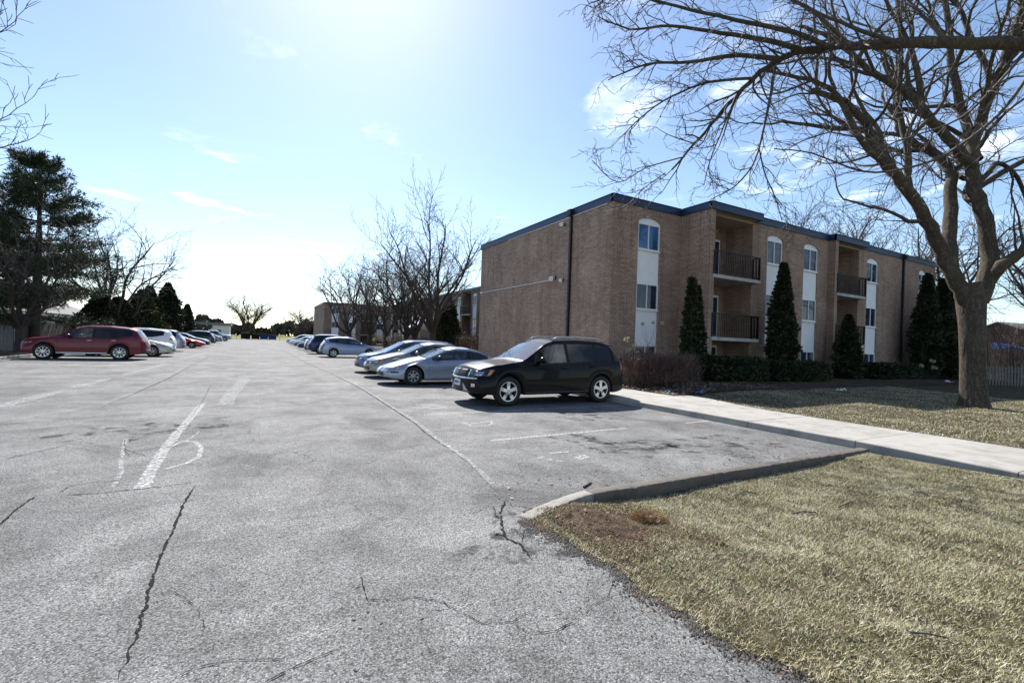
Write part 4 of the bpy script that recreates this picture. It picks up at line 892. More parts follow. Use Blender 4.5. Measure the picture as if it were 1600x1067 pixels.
for nme, colr, mt in (('paint_black', (.004, .0035, .005), .2), ('paint_wine', (.115, .005, .016), .3), ('paint_silver', (.27, .30, .37), .65), ('paint_gold', (.25, .24, .225), .6), ('paint_bluegrey', (.06, .12, .24), .5), ('paint_silverblue', (.25, .29, .40), .6), ('paint_navy', (.008, .018, .085), .4), ('paint_white', (.72, .73, .75), 0), ('paint_beige', (.48, .45, .40), .4), ('paint_red', (.42, .012, .014), .2), ('paint_charcoal', (.03, .032, .038), .4), ('paint_grey', (.20, .21, .23), .5), ('paint_teal', (.10, .16, .19), .5)):
    carpaint(nme, colr, mt)
PI = math.pi
make_car('suv', 'paint_black', 'black sport utility vehicle with bright five-spoke wheels and roof rails, nearest parked car', (6.72, 10.62, 0), R(1), 5, True, detail=2, group=None)
make_car('coupe', 'paint_silver', 'low silver two-door coupe parked next beyond the black sport utility vehicle', (5.85, 15.75, 0), R(-1), 7, rim='alloy_dull')
make_car('sedan', 'paint_gold', 'champagne gold sedan parked between the silver coupe and the blue car', (6.05, 18.55, 0), R(0), 7)
make_car('minivan', 'paint_bluegrey', 'blue-grey car mostly hidden behind the champagne gold sedan', (6.15, 21.15, 0), R(1), 7, hs=.9)
make_car('hatch', 'paint_silverblue', 'silver hatchback parked tail to the lane with an empty space before it', (6.15, 36.9, 0), PI, 6, plate_front=False)
make_car('suv', 'paint_navy', 'dark blue sport utility vehicle parked beyond the silver hatchback', (6.1, 43.2, 0), PI, 5)
make_car('hatch', 'paint_silver', 'pale silver car showing its tail beyond the dark blue sport utility vehicle', (6.1, 49.3, 0), PI, 6)
make_car('sedan', 'paint_navy', 'navy sedan low between two pale cars in the far right row', (6.1, 55.0, 0), 0, 6)
make_car('sedan', 'paint_teal', 'grey-teal sedan nose to the lane in the far right row', (6.2, 63.5, 0), 0, 6)
make_car('sedan', 'paint_white', 'white sedan nose to the lane near the far end of the right row', (6.2, 74.0, 0), 0, 6)
make_car('minivan', 'paint_silver', 'silver van, the farthest car of the right row', (6.4, 84.0, 0), 0, 6)
make_car('suv_sleek', 'paint_wine', 'dark red sport utility vehicle with chrome window line, nearest in the left row', (-7.35, 30.3, 0), R(1), 9, False, sill_trim='chrome')
make_car('sedan', 'paint_beige', 'beige sedan with its nose showing behind the dark red sport utility vehicle', (-6.75, 34.2, 0), PI, 7)
make_car('suv_sleek', 'paint_white', 'white sport utility vehicle parked behind the beige sedan', (-7.35, 39.2, 0), 0, 6, scale=1.0)
make_car('suv', 'paint_silver', 'silver-white sport utility vehicle with red tail lamp half hidden by the white one', (-7.3, 43.4, 0), 0, 6, hs=.97)
make_car('coupe', 'paint_red', 'bright red low car with its nose toward the lane in the left row', (-6.7, 52.6, 0), PI, 6, rim='alloy_dull')
make_car('sedan', 'paint_charcoal', 'charcoal sedan just behind the bright red car', (-6.8, 57.8, 0), PI, 6)
make_car('suv', 'paint_charcoal', 'charcoal sport utility vehicle tail to the lane in the left row', (-7.1, 68.0, 0), 0, 6)
make_car('sedan', 'paint_grey', 'dark grey car beside the silver pickup at the far left', (-7.0, 80.0, 0), 0, 6)
make_car('pickup', 'paint_silverblue', 'silver crew-cab pickup nose to the lane, farthest in the left row', (-7.3, 100.0, 0), PI, 6, cat='pickup truck', name='pickup_truck', scale=1.05)

# ------------------------------------------------------------------ trees and plants
def tubes(branches, minsides=3):
    """branches: list of (pts Nx3 array, radii N). returns verts, quad faces"""
    VV = []; FF = []; off = 0
    for pts, rad in branches:
        n = len(pts); r0 = rad[0]; k = 9 if r0 > .12 else 6 if r0 > .045 else 4 if r0 > .02 else minsides
        t = np.gradient(pts, axis=0); t /= np.maximum(np.linalg.norm(t, axis=1, keepdims=True), 1e-9)
        ref = np.array([.31, .17, .93]) if abs(t[0, 2]) < .8 else np.array([.93, .31, .17])
        a = np.cross(t, ref); a /= np.linalg.norm(a, axis=1, keepdims=True); b = np.cross(t, a)
        q = np.arange(k)*2*np.pi/k; c, s_ = np.cos(q), np.sin(q)
        ring = pts[:, None, :]+(a[:, None, :]*c[None, :, None]+b[:, None, :]*s_[None, :, None])*rad[:, None, None]
        VV.append(ring.reshape(-1, 3)); i = np.arange(n-1)[:, None]*k; j = np.arange(k)[None, :]; j2 = (j+1) % k
        FF.append(np.stack([i+j, i+j2, i+k+j2, i+k+j], 2).reshape(-1, 4)+off); off += n*k
    return np.vstack(VV), np.vstack(FF)
class Grow:
    def __init__(s, seed, minr=.007, wig=.16, up=.06, zig=.0, density=1.0):
        s.r = random.Random(seed); s.out = []; s.minr = minr; s.wig = wig; s.up = up; s.density = density
    def vec(s):
        return Vector((s.r.gauss(0, 1), s.r.gauss(0, 1), s.r.gauss(0, 1)))
    def limb(s, pts, r0, r1, lvl, maxl, **kw):       # hand-laid limb, then side branches
        P = [Vector(p) for p in pts]; fine = []
        for i in range(len(P)-1):
            p_1 = P[max(i-1, 0)]; p2 = P[min(i+2, len(P)-1)]
            for t in (0, .25, .5, .75):
                a, b = P[i], P[i+1]; fine.append(.5*((2*a)+(b-p_1)*t+(2*p_1-5*a+4*b-p2)*t*t+(3*a-p_1-3*b+p2)*t**3))
        fine.append(P[-1]); L = sum((fine[i+1]-fine[i]).length for i in range(len(fine)-1))
        fine = [p+s.vec()*r0*.10 if 0 < i < len(fine)-1 else p for i, p in enumerate(fine)]
        rad = np.linspace(r0, r1, len(fine)); s.out.append((np.array(fine), rad))
        s.kids(fine, rad, L, lvl, maxl, **kw)
        return fine
    def kids(s, P, rad, L, lvl, maxl, t0=.2, ang=(28, 58), ratio=(.38, .62), per=None, up=None, klen=None):
        if lvl >= maxl: return
        n = per if per is not None else max(2, int(L*s.density*(1.7 if lvl <= 1 else 3.0 if lvl == 2 else 5.0)))
        for k in range(n):
            t = t0+(1-t0)*(k+s.r.random())/n; i = min(len(P)-2, int(t*(len(P)-1)))
            d = (P[i+1]-P[i]).normalized(); ax = d.cross(s.vec()).normalized()
            nd = Matrix.Rotation(R(s.r.uniform(*ang)), 3, ax) @ d
            base = klen if klen else L*(1-.45*t)
            l = base*s.r.uniform(*ratio); r_ = max(s.minr, min(rad[i]*.72, .012*l+.006 if lvl >= 2 else .018*l+.01))
            s.branch(P[i], nd, l, r_, lvl+1, maxl, up)
    def branch(s, p, d, L, r0, lvl, maxl, up=None):
        u = s.up if up is None else up
        n = max(3, min(12, int(L/(.45 if lvl <= 2 else .22))+2)); st = L/n; P = [Vector(p)]; d = Vector(d)
        for i in range(n):
            d = (d+s.vec()*s.wig+Vector((0, 0, u))).normalized(); P.append(P[-1]+d*st)
        r1 = max(s.minr*.7, r0*.35); rad = np.linspace(r0, r1, len(P)); s.out.append((np.array(P), rad))
        s.kids(P, rad, L, lvl, maxl, up=up)
        if lvl < maxl: # leader fork
            s.branch(P[-1], (d+s.vec()*.3).normalized(), L*.5, max(r1, s.minr), lvl+1, maxl, up)
def trunk_mesh(pts, rads, flare=.35, k=14, seed=1, ridges=5):
    rnd = random.Random(seed); P = [Vector(p) for p in pts]; V = []; n = len(P); ph = [rnd.uniform(0, 6.28) for _ in range(3)]
    for i, p in enumerate(P):
        t = (P[min(i+1, n-1)]-P[max(i-1, 0)]).normalized(); a = t.orthogonal().normalized() if i == 0 else (a-t*a.dot(t)).normalized(); b = t.cross(a)
        fl = flare*math.exp(-i*1.4)
        for q in range(k):
            an = 2*math.pi*q/k; r_ = rads[i]*(1+fl*(1+.5*math.sin(ridges*an+ph[0]))+.06*math.sin(3*an+ph[1]+i*.4)+.05*math.sin(7*an+ph[2]))
            V.append(p+(a*math.cos(an)+b*math.sin(an))*r_)
    F = [(i*k+q, i*k+(q+1) % k, (i+1)*k+(q+1) % k, (i+1)*k+q) for i in range(n-1) for q in range(k)]
    return np.array(V), np.array(F)
def tree_object(label, base, trunk, g, group=None, bark='bark', twig='twig', name='bare_tree', thick=.05):
    """trunk: (verts, faces) ; limbs thicker than `thick` join the trunk part, the rest is the crown"""
    root = thing(name, label, 'tree', base, 0, group); b = np.array(base)
    big = [x for x in g.out if x[1][0] > thick]; small = [x for x in g.out if x[1][0] <= thick]
    v, f = trunk
    if big: v2, f2 = tubes(big); f2 = f2+len(v); v = np.vstack([v, v2]); f = np.vstack([f, f2])
    link('trunk', fastmesh('trunk', v-b, f, bark, True), root)
    v, f = tubes(small); link('crown', fastmesh('crown', v-b, f, twig, False), root)
    return root

# --- the big old tree on the lawn, right
g = Grow(11, .006, .17, .05, density=.76); D0 = 13.6
P = lambda x, y, d=D0: P3(x, y, d)
base = P3(1522, 634, D0); base.z = float(hB(np.array(base.x), np.array(base.y)))-.05
tr = trunk_mesh([base, base+Vector((0, 0, .3)), base.lerp(P(1521, 560), .5), P(1521, 560), P(1520, 510), P(1518, 470), P(1514, 442)], [.315, .305, .295, .29, .30, .34, .30], .22, 18, 3)
kw = dict(t0=.35)
g.limb([P(1510, 470), P(1492, 430), P(1466, 382), P(1440, 330, 13.3), P(1408, 282, 13), P(1372, 240, 12.6), P(1352, 190, 12.2), P(1318, 160, 12), P(1270, 140, 12)], .225, .06, 1, 4, **kw)
g.limb([P(1486, 420), P(1484, 360, 14), P(1485, 300, 14.3), P(1488, 270, 14.4), P(1462, 240, 14.7), P(1425, 222, 15), P(1405, 200, 15.2), P(1400, 150, 15.4), P(1378, 90, 15.6)], .20, .05, 1, 4, **kw)
g.limb([P(1530, 470), P(1548, 420), P(1545, 370, 13.7), P(1530, 310, 13.8), P(1520, 255, 13.9), P(1532, 195, 14), P(1558, 120, 14), P(1592, 40, 13.8), P(1612, -60, 13.5)], .235, .09, 1, 4, **kw)
g.limb([P(1522, 262, 13.9), P(1490, 225, 13.6), P(1450, 180, 13.4), P(1420, 145, 13.3), P(1372, 118, 13.1), P(1340, 92, 13), P(1300, 60, 12.8), P(1250, 40, 12.6)], .15, .04, 1, 4, **kw)
g.limb([P(1528, 250, 13.9), P(1512, 200, 14.2), P(1492, 120, 14.4), P(1484, 40, 14.5), P(1470, -60, 14.6)], .15, .06, 1, 4, **kw)
g.limb([P(1415, 290, 13), P(1420, 240, 13.4), P(1405, 165, 13.8), P(1408, 60, 14), P(1398, -40, 14.2)], .10, .05, 1, 4, **kw)
g.limb([P(1380, 250, 12.7), P(1350, 225, 12.3), P(1310, 150, 11.9), P(1280, 130, 11.7), P(1235, 118, 11.5), P(1190, 108, 11.3)], .10, .03, 1, 4, **kw)
g.limb([P(1545, 440, 13.6), P(1566, 415, 13.3), P(1600, 390, 13), P(1640, 330, 12.6), P(1660, 240, 12.2)], .19, .08, 1, 3, **kw)
g.limb([P(1525, 290, 13.8), P(1545, 270, 13.9), P(1560, 255, 14.1), P(1585, 270, 14.4), P(1604, 310, 14.6)], .09, .05, 1, 3, **kw)
g.limb([P(1556, 130, 14), P(1520, 60, 14.4), P(1500, 10, 14.6), P(1470, -30, 14.8)], .09, .04, 1, 4, **kw)
g.limb([P(1440, 180, 13.4), P(1434, 110, 13.2), P(1412, 50, 13), P(1380, -10, 12.8)], .09, .04, 1, 4, **kw)
tree_object('large spreading bare tree with thick grey-brown trunk forking low, on the lawn at the right', base, tr, g)

# --- the tree off to the right whose long bough hangs over the view
g = Grow(23, .0052, .21, -.012, density=1.15)
tb = Vector((12.9, .6, .1))
tr = trunk_mesh([tb, tb+Vector((0, 0, .4)), tb+Vector((.1, .1, 2)), tb+Vector((.1, .2, 4)), tb+Vector((-.2, .6, 6.0))], [.42, .38, .34, .30, .26], .3, 16, 5)
main = [Vector((12.8, .9, 5.4)), P(1690, 80, 8.2), P(1600, 68, 8.3), P(1500, 66, 8.6), P(1420, 66, 8.9), P(1350, 70, 9.2), P(1290, 74, 9.4), P(1240, 82, 9.6), P(1200, 104, 9.9), P(1160, 140, 10.2), P(1120, 185, 10.4), P(1085, 225, 10.6), P(1050, 265, 10.7)]
kw = dict(t0=.42, ang=(25, 60), per=22, klen=2.0)
g.limb(main, .135, .02, 1, 4, **kw)
kw = dict(t0=.15, ang=(22, 55), klen=1.35)
for pts, r0, per in (([P(1260, 80, 9.5), P(1200, 62, 9.6), P(1130, 52, 9.7), P(1050, 40, 9.8), P(985, 45, 9.9), P(935, 25, 10)], .065, 14),
    ([P(1300, 74, 9.3), P(1240, 50, 9.1), P(1150, 30, 9), P(1060, 10, 9), P(980, -10, 9), P(920, 5, 9)], .06, 14), ([P(1330, 72, 9.3), P(1280, 25, 9.2), P(1220, -10, 9.2), P(1140, -40, 9.3)], .05, 9),
    ([P(1220, 92, 9.7), P(1150, 86, 9.4), P(1080, 96, 9.2), P(1010, 100, 9.1), P(950, 125, 9)], .055, 13),
    ([P(1180, 122, 10), P(1110, 128, 10.3), P(1050, 150, 10.5), P(1000, 185, 10.6), P(960, 225, 10.6)], .045, 12),
    ([P(1212, 100, 9.8), P(1206, 140, 9.6), P(1196, 190, 9.5), P(1180, 250, 9.4), P(1150, 290, 9.3), P(1110, 312, 9.2)], .035, 9),
    ([P(1185, 225, 9.5), P(1195, 270, 9.4), P(1212, 310, 9.3), P(1222, 345, 9.3)], .018, 5), ([P(1070, 245, 10.6), P(1010, 262, 10.6), P(965, 285, 10.6), P(925, 250, 10.5)], .02, 5), ([P(1040, 270, 10.7), P(1000, 300, 10.6), P(975, 330, 10.6)], .015, 5),
    ([P(1150, 150, 10.2), P(1130, 200, 9.9), P(1110, 250, 9.8), P(1100, 290, 9.8)], .022, 6), ([P(1400, 66, 9), P(1330, 40, 8.6), P(1260, 10, 8.3), P(1200, -30, 8.2)], .05, 8), ([P(1480, 66, 8.6), P(1440, 20, 8.9), P(1400, -20, 9.2)], .05, 6),
    ([P(1620, 100, 8.2), P(1560, 180, 8.1), P(1480, 240, 8.0), P(1420, 262, 8.0), P(1350, 268, 8.0), P(1270, 240, 8.1), P(1210, 232, 8.1)], .03, 10), ([P(1640, 40, 8), P(1560, 130, 7.8), P(1500, 185, 7.7), P(1420, 215, 7.6), P(1350, 240, 7.6)], .025, 8), ([P(1250, 110, 9.8), P(1290, 150, 9.6), P(1300, 200, 9.5), P(1280, 260, 9.4)], .02, 6)):
    g.limb(pts, r0, .009, 2, 5, per=int(per*1.6), **kw)
g.limb([Vector((12.8, 1.0, 5.6)), Vector((13.6, .5, 8)), Vector((14.5, -.5, 11))], .2, .08, 1, 3, t0=.3)
g.limb([Vector((12.8, .8, 5.0)), Vector((11.2, -1.2, 7.5)), Vector((9.5, -3.5, 9))], .18, .06, 1, 3, t0=.3)
tree_object('bare tree past the right edge whose long level bough and drooping twigs overhang the building', tb, tr, g)

# --- generic bare street trees
def vase_tree(seed, H, spread, trunk_h, r0, minr, limbs=6, maxl=4, up=.07, lean=(0, 0), density=.8, wig=.15):
    g = Grow(seed, minr, wig, up, density=density); rnd = random.Random(seed)
    z0 = Vector((0, 0, 0)); tp = Vector((lean[0], lean[1], trunk_h))
    tr = trunk_mesh([z0+Vector((0, 0, -.1)), z0+Vector((0, 0, .3)), tp*.5, tp*.85, tp*1.08], [r0, r0*.92, r0*.85, r0*.9, r0*.75], .3, 12, seed)
    for k in range(limbs):
        a = 2*math.pi*(k+rnd.uniform(-.25, .25))/limbs; reach = spread*rnd.uniform(.55, 1.0) if k else spread*.15; hh = H*rnd.uniform(.72, 1.0) if k else H
        p0 = tp*(.85+.2*rnd.random()); d = Vector((math.cos(a), math.sin(a), 0))
        pts = [p0, p0+d*reach*.25+Vector((0, 0, (hh-trunk_h)*.25)), p0+d*reach*.52+Vector((0, 0, (hh-trunk_h)*.52)), p0+d*reach*.8+Vector((0, 0, (hh-trunk_h)*.78)), p0+d*reach+Vector((0, 0, (hh-trunk_h)*.92))]
        pts = [p+g.vec()*.02*H*(i > 0) for i, p in enumerate(pts)]
        g.limb(pts, r0*rnd.uniform(.4, .6), minr*1.6, 1, maxl, t0=.22, ratio=(.30, .52))
    return tr, g
protos = [vase_tree(101, 12.0, 6.4, 2.0, .28, .0115, 8, up=.03, density=.72, wig=.12), vase_tree(102, 11.0, 6.6, 1.9, .28, .012, 8, up=.03, density=.7, wig=.12), vase_tree(103, 10.6, 6.0, 1.8, .25, .012, 7, up=.03, density=.7, wig=.12)]
protos.append(vase_tree(104, 13.0, 8.0, 2.6, .5, .035, 9, 3, .03, density=.8))
PM = []
for tr, g in protos:
    big = [x for x in g.out if x[1][0] > .06]; small = [x for x in g.out if x[1][0] <= .06]; v, f = tr; v2, f2 = tubes(big); f2 = f2+len(v)
    v3, f3 = tubes(small); PM.append((fastmesh('trunk', np.vstack([v, v2]), np.vstack([f, f2]), 'bark_dark', True), fastmesh('crown', v3, f3, 'twig_dark')))
def place_tree(k, x, y, rz, s, label, group=None, sz=1.0, z=.1):
    r_ = thing('bare_tree', label, 'tree', (x, y, z), rz, group); r_.scale = (s, s, s*sz); link('trunk', PM[k][0], r_); link('crown', PM[k][1], r_); return r_
gr = 'bare trees along the far lawn'
place_tree(0, 13.2, onX(676, 13.2), .4, 1.04, 'tallest of the bare trees before the far block, right of the striped awning', gr)
place_tree(1, 13.0, onX(648, 13.0), 1.9, .86, 'bare tree just left of the striped awning', gr)
place_tree(2, 12.6, onX(634, 12.6), 3.3, .88, 'dark-trunked bare tree, second to the left of the striped awning', gr)
place_tree(0, 12.2, onX(603, 12.2), 4.1, .86, 'bare tree in the middle of the row before the far block', gr)
place_tree(2, 12.2, onX(578, 12.2), 5.2, .98, 'slim bare tree beside the thick leftmost trunk before the far block', gr)
place_tree(1, 11.2, onX(546, 11.2), .9, 1.05, 'thick-trunked bare tree, leftmost of the row before the far block', gr)
place_tree(3, 9.5, 128, 2.2, .62, 'small bare tree left of the far block at the end of the lot', None)
place_tree(3, -2.6, 150, 3.0, .95, 'lone round-crowned bare tree behind the bins at the end of the lot', None, .95)
place_tree(0, onY(1262, 30), 30, 1.0, 1.5, 'bare tree crown rising behind the roof of the nearest block, left one', 'bare trees behind the nearest block')
place_tree(1, onY(1350, 29.5), 29.5, 2.0, 1.7, 'bare tree crown rising behind the roof of the nearest block, right one', 'bare trees behind the nearest block')
place_tree(2, 47, 17, .3, 1.25, 'bare tree past the right end of the nearest block', None)
place_tree(0, 44, 8.5, 2.6, 1.05, 'bare tree behind the picket fence at the right edge', None)
# left side
place_tree(2, -11.6, 35.5, 1.3, .72, 'bare tree with a dark trunk behind the dark red vehicle at the left edge', None)
place_tree(1, -10.6, 49, 4.0, .92, 'bare tree rising behind the evergreens of the left row', None)
place_tree(0, -14.7, 26.5, 2.2, 1.12, 'bare tree past the left edge whose twigs enter at the upper left', None)
place_tree(2, -12, 72, 1.5, .6, 'small bare tree beyond the last evergreen on the left', None)

# --- evergreens: sprays of small faces round a trunk
def sprays(pts, nrm, size, seed, flat=.5, k=3):
    """k slim leaf triangles per point, fanned about the outward direction"""
    r_ = np.random.default_rng(seed); n = len(pts); pts = np.repeat(pts, k, 0); nrm = np.repeat(nrm, k, 0)
    d = nrm+r_.normal(0, .55, pts.shape); d /= np.linalg.norm(d, axis=1, keepdims=True)
    s_ = np.cross(d, r_.normal(0, 1, pts.shape)); s_ /= np.linalg.norm(s_, axis=1, keepdims=True)
    l = size*r_.uniform(.55, 1.4, (len(pts), 1)); w = l*flat*.5
    v = np.stack([pts-s_*w*.5, pts+d*l*.55-s_*w, pts+d*l, pts+d*l*.5+s_*w], 1).reshape(-1, 3)
    return v, np.arange(len(v)).reshape(-1, 4)
def columnar(label, x, y, h, r, seed, mat='cedar', n=2600, size=.16, group=None, peaks=1, z=.15, name='evergreen_shrub', wide_at=.28):
    root = thing(name, label, 'shrub' if name != 'conifer_tree' else 'tree', (x, y, z), 0, group); r_ = np.random.default_rng(seed); V = []; F = []; off = 0; core = MB()
    for p in range(peaks):
        hh = h*(1 if p == 0 else r_.uniform(.82, .97)); dx, dy = (0, 0) if peaks == 1 else (r_.uniform(-.5, .5)*r if p else -.35*r, r_.uniform(-.3, .3)*r)
        rr = r if peaks == 1 else r*.72
        t = r_.random(n//peaks)**.85; a = r_.uniform(0, 2*np.pi, n//peaks)
        prof = lambda t: rr*np.where(t < wide_at, .72+.28*np.sqrt(np.clip(t/wide_at, 0, 1)), np.clip(1-((t-wide_at)/(1-wide_at))**1.55, 0, 1)*.97+.03)
        lump = 1+.15*np.sin(a*3+t*9+seed)+.13*np.sin(a*7-t*23+seed*2)+.12*np.sin(a*2+t*37+seed*3)+.11*r_.normal(0, 1, len(t))
        rad = prof(t)*lump*r_.uniform(.78, 1.0, len(t))
        pts = np.stack([dx+rad*np.cos(a), dy+rad*np.sin(a), t*hh], 1)
        nr = np.stack([np.cos(a)*.75, np.sin(a)*.75, np.full(len(t), .75)], 1)
        v, f = sprays(pts, nr, size, seed+p, .5); V.append(v); F.append(f+off); off += len(v)
        prf = [(0.02*hh, .6*rr)]+[(q*hh, float(prof(np.array(q)))*.74) for q in (.1, .25, .4, .6, .8, .95)]+[(hh*.985, .01)]
        o = len(core.v); core.lathe(prf, 10, 'Z'); core.v[o:] = [(a_+dx, b_+dy, c_) for a_, b_, c_ in core.v[o:]]
    link('foliage', fastmesh('foliage', np.vstack(V), np.vstack(F), mat), root)
    core.build('inner_growth', mat, root)
    m = MB(); m.tube([(0, 0, -.1), (0, 0, h*.25)], [.09, .06], 6); m.build('trunk', 'bark_dark', root)
    return root
cg = 'columnar evergreens at the front of the nearest block'
columnar('slim twin-tipped columnar evergreen left of the lower balcony', 14.95, 12.5, 4.1, .42, 1, peaks=2, group=cg)
columnar('tall columnar evergreen half hiding the black number lettering', 20.95, 12.6, 5.35, .52, 2, n=4200, group=cg)
columnar('short broad columnar evergreen under the second balcony', 26.3, 12.4, 3.3, .52, 3, n=3600, group=cg)
columnar('leftmost of the tall evergreens at the right end of the nearest block', 34.6, 12.2, 6.2, .62, 4, n=3800, size=.2, group=cg)
columnar('middle one of the tall evergreens at the right end of the nearest block', 36.1, 12.0, 6.0, .62, 5, n=3800, size=.2, group=cg)
columnar('rightmost of the tall evergreens at the right end of the nearest block', 37.2, 11.8, 5.3, .66, 6, n=3800, size=.2, group=cg)
columnar('broad dark evergreen against the far block right of the awning', 19.0, 50.0, 6.5, 1.35, 7, n=3600, size=.24)
# left side conifers
lg = 'dark conifers behind the left row'
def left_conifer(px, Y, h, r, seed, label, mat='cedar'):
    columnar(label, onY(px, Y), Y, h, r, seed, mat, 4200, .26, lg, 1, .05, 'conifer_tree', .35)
left_conifer(260, 62, 6.5, 1.35, 21, 'tall dark conifer with rounded top, rightmost of the clump on the left')
left_conifer(231, 60, 5.9, 1.3, 22, 'tall dark conifer just left of the rightmost in the left clump')
left_conifer(220, 52, 4.9, 1.4, 23, 'lighter green cone-shaped conifer in front of the dark ones on the left', 'cedar_pale_green')
left_conifer(183, 50, 4.0, 1.7, 24, 'low spreading conifer behind the beige sedan')
left_conifer(155, 48, 4.2, 1.3, 25, 'dark bushy conifer at the end of the board fence')
left_conifer(291, 80, 5.2, .8, 26, 'small ragged conifer farther along the left verge')
# big pine at the upper left
def pine(label, x, y, H, seed, spread):
    root = thing('pine_tree', label, 'tree', (x, y, .05)); r_ = np.random.default_rng(seed); rnd = random.Random(seed)
    br = []; tp = []; tn = []
    for i in range(38):
        zc = min(H-.5, 2.6+(H-3.0)*(i/37)**.92+rnd.uniform(-.45, .45)); t = (zc-2.6)/(H-2.6); reach = spread*(1-t)**.72*(.75+.5*rnd.random())+.5
        for k in range(rnd.choice((3, 4, 4, 5))):
            a = rnd.uniform(0, 6.28); d = np.array([math.cos(a), math.sin(a), 0]); L = reach*rnd.uniform(.6, 1.08); q = np.linspace(0, 1, 7)
            lift = (-.10+.34*t)*L
            pts = np.array([0, 0, zc])+d[None]*(q*L)[:, None]+np.array([0, 0, 1.0])[None]*(lift*q+.10*L*q**3-.05*L*np.sin(q*3.1))[:, None]
            br.append((pts, np.linspace(.045*(1-t)+.018, .010, 7)))
            for m_ in range(int(20+L*22)):
                u = rnd.uniform(.28, 1.02); side = rnd.gauss(0, .13)*L*(1.15-u)+rnd.gauss(0, .12); p = pts[0]+d*u*L; p = p.copy()
                p[2] = np.interp(u, q, pts[:, 2])+rnd.gauss(0, .17)+.03; p[:2] += np.array([-d[1], d[0]])*side
                tp.append(p); tn.append(d*.6+np.array([0, 0, .5]))
    for m_ in range(60): tp.append(np.array([rnd.gauss(0, .15), rnd.gauss(0, .15), H-rnd.random()*1.2])); tn.append(np.array([0, 0, 1.]))
    v, f = sprays(np.array(tp), np.array(tn), .24, seed, .15, 6); link('foliage', fastmesh('foliage', v, f, 'needles'), root)
    v, f = tubes(br); link('limbs', fastmesh('limbs', v, f, 'bark_dark', True), root)
    v, f = trunk_mesh([(0, 0, -.1), (0, 0, 1), (.1, 0, 4), (.05, .1, 8), (0, 0, H-.6)], [.34, .28, .22, .12, .03], .25, 12, seed); link('trunk', fastmesh('trunk', v, f, 'bark_dark', True), root)
pine('tall layered pine with dark needle plates at the upper left', onY(52, 39.5), 39.5, 12.2, 31, 5.4)
pine('smaller pine at the left edge behind the bare dark trunk', onY(-14, 44), 44, 9.0, 32, 4.2)

# --- hedges and shrubs
def hedge(label, x0, x1, y0, y1, h, seed, mat, n, size, twiggy=False, group=None, curve=0.0):
    root = thing('hedge', label, 'hedge', ((x0+x1)/2, (y0+y1)/2, .2), 0, group); r_ = np.random.default_rng(seed); a, b = (x1-x0)/2, (y1-y0)/2
    x = r_.uniform(-a, a, n); y = r_.uniform(-b, b, n); top = h*(1+.05*np.sin(x*2.3+seed)+.04*np.sin(x*5.1+y*3)); z = top*r_.random(n)**.75
    sq = 1-.12*(z/h)**2; pts = np.stack([x*sq, y*sq+curve*(x/a)**2, z], 1)
    nr = np.stack([x/a*.4, y/b*.5, np.full(n, .9)], 1)
    if twiggy:
        d = nr*.5+r_.normal(0, .5, pts.shape)+np.array([0, 0, .55]); d /= np.linalg.norm(d, axis=1, keepdims=True); s_ = np.cross(d, r_.normal(0, 1, d.shape)); s_ /= np.linalg.norm(s_, axis=1, keepdims=True)
        l = size*r_.uniform(.5, 1.4, (n, 1)); w = .006
        v = np.stack([pts-s_*w, pts+s_*w, pts+d*l+s_*w*.5, pts+d*l-s_*w*.5], 1).reshape(-1, 3); f = np.arange(4*n).reshape(-1, 4)
        link('branches', fastmesh('branches', v, f, mat), root)
    else:
        v, f = sprays(pts, nr, size, seed, .6); link('foliage', fastmesh('foliage', v, f, mat), root)
    st = [(np.array([[xx, yy, -.1], [xx+r_.normal(0, .05), yy, h*.35], [xx+r_.normal(0, .12), yy+r_.normal(0, .1), h*.8]]), np.array([.022, .016, .008])) for xx, yy in zip(np.linspace(-a*.95, a*.95, int((x1-x0)/.28)), r_.uniform(-b*.6, b*.6, int((x1-x0)/.28)))]
    v, f = tubes(st); link('stems', fastmesh('stems', v, f, 'bark_dark', True), root)
hedge('clipped bare reddish twig hedge behind the black sport utility vehicle', 10.9, 14.4, 11.5, 12.6, .98, 41, 'hedge_twigs', 9000, .20, True)
hedge('low dark evergreen hedge below the first balconies', 15.4, 18.6, 11.6, 12.9, .95, 42, 'cedar', 4200, .13)
hedge('low dark evergreen hedge before the tall columnar evergreen', 18.8, 22.9, 11.4, 12.6, .85, 43, 'cedar', 4800, .13)
hedge('low dark hedge toward the right end of the nearest block', 28.2, 33.6, 11.8, 13.0, .8, 44, 'cedar', 4200, .16)
hedge('bare reddish shrubs at the corner between the two blocks', 15.5, 19.5, 37, 39.5, 1.7, 45, 'hedge_twigs', 5200, .45, True)
hedge('brown twiggy shrubs in front of the far block', 15.5, 20.5, 60, 63, 1.3, 46, 'hedge_twigs', 4200, .5, True)
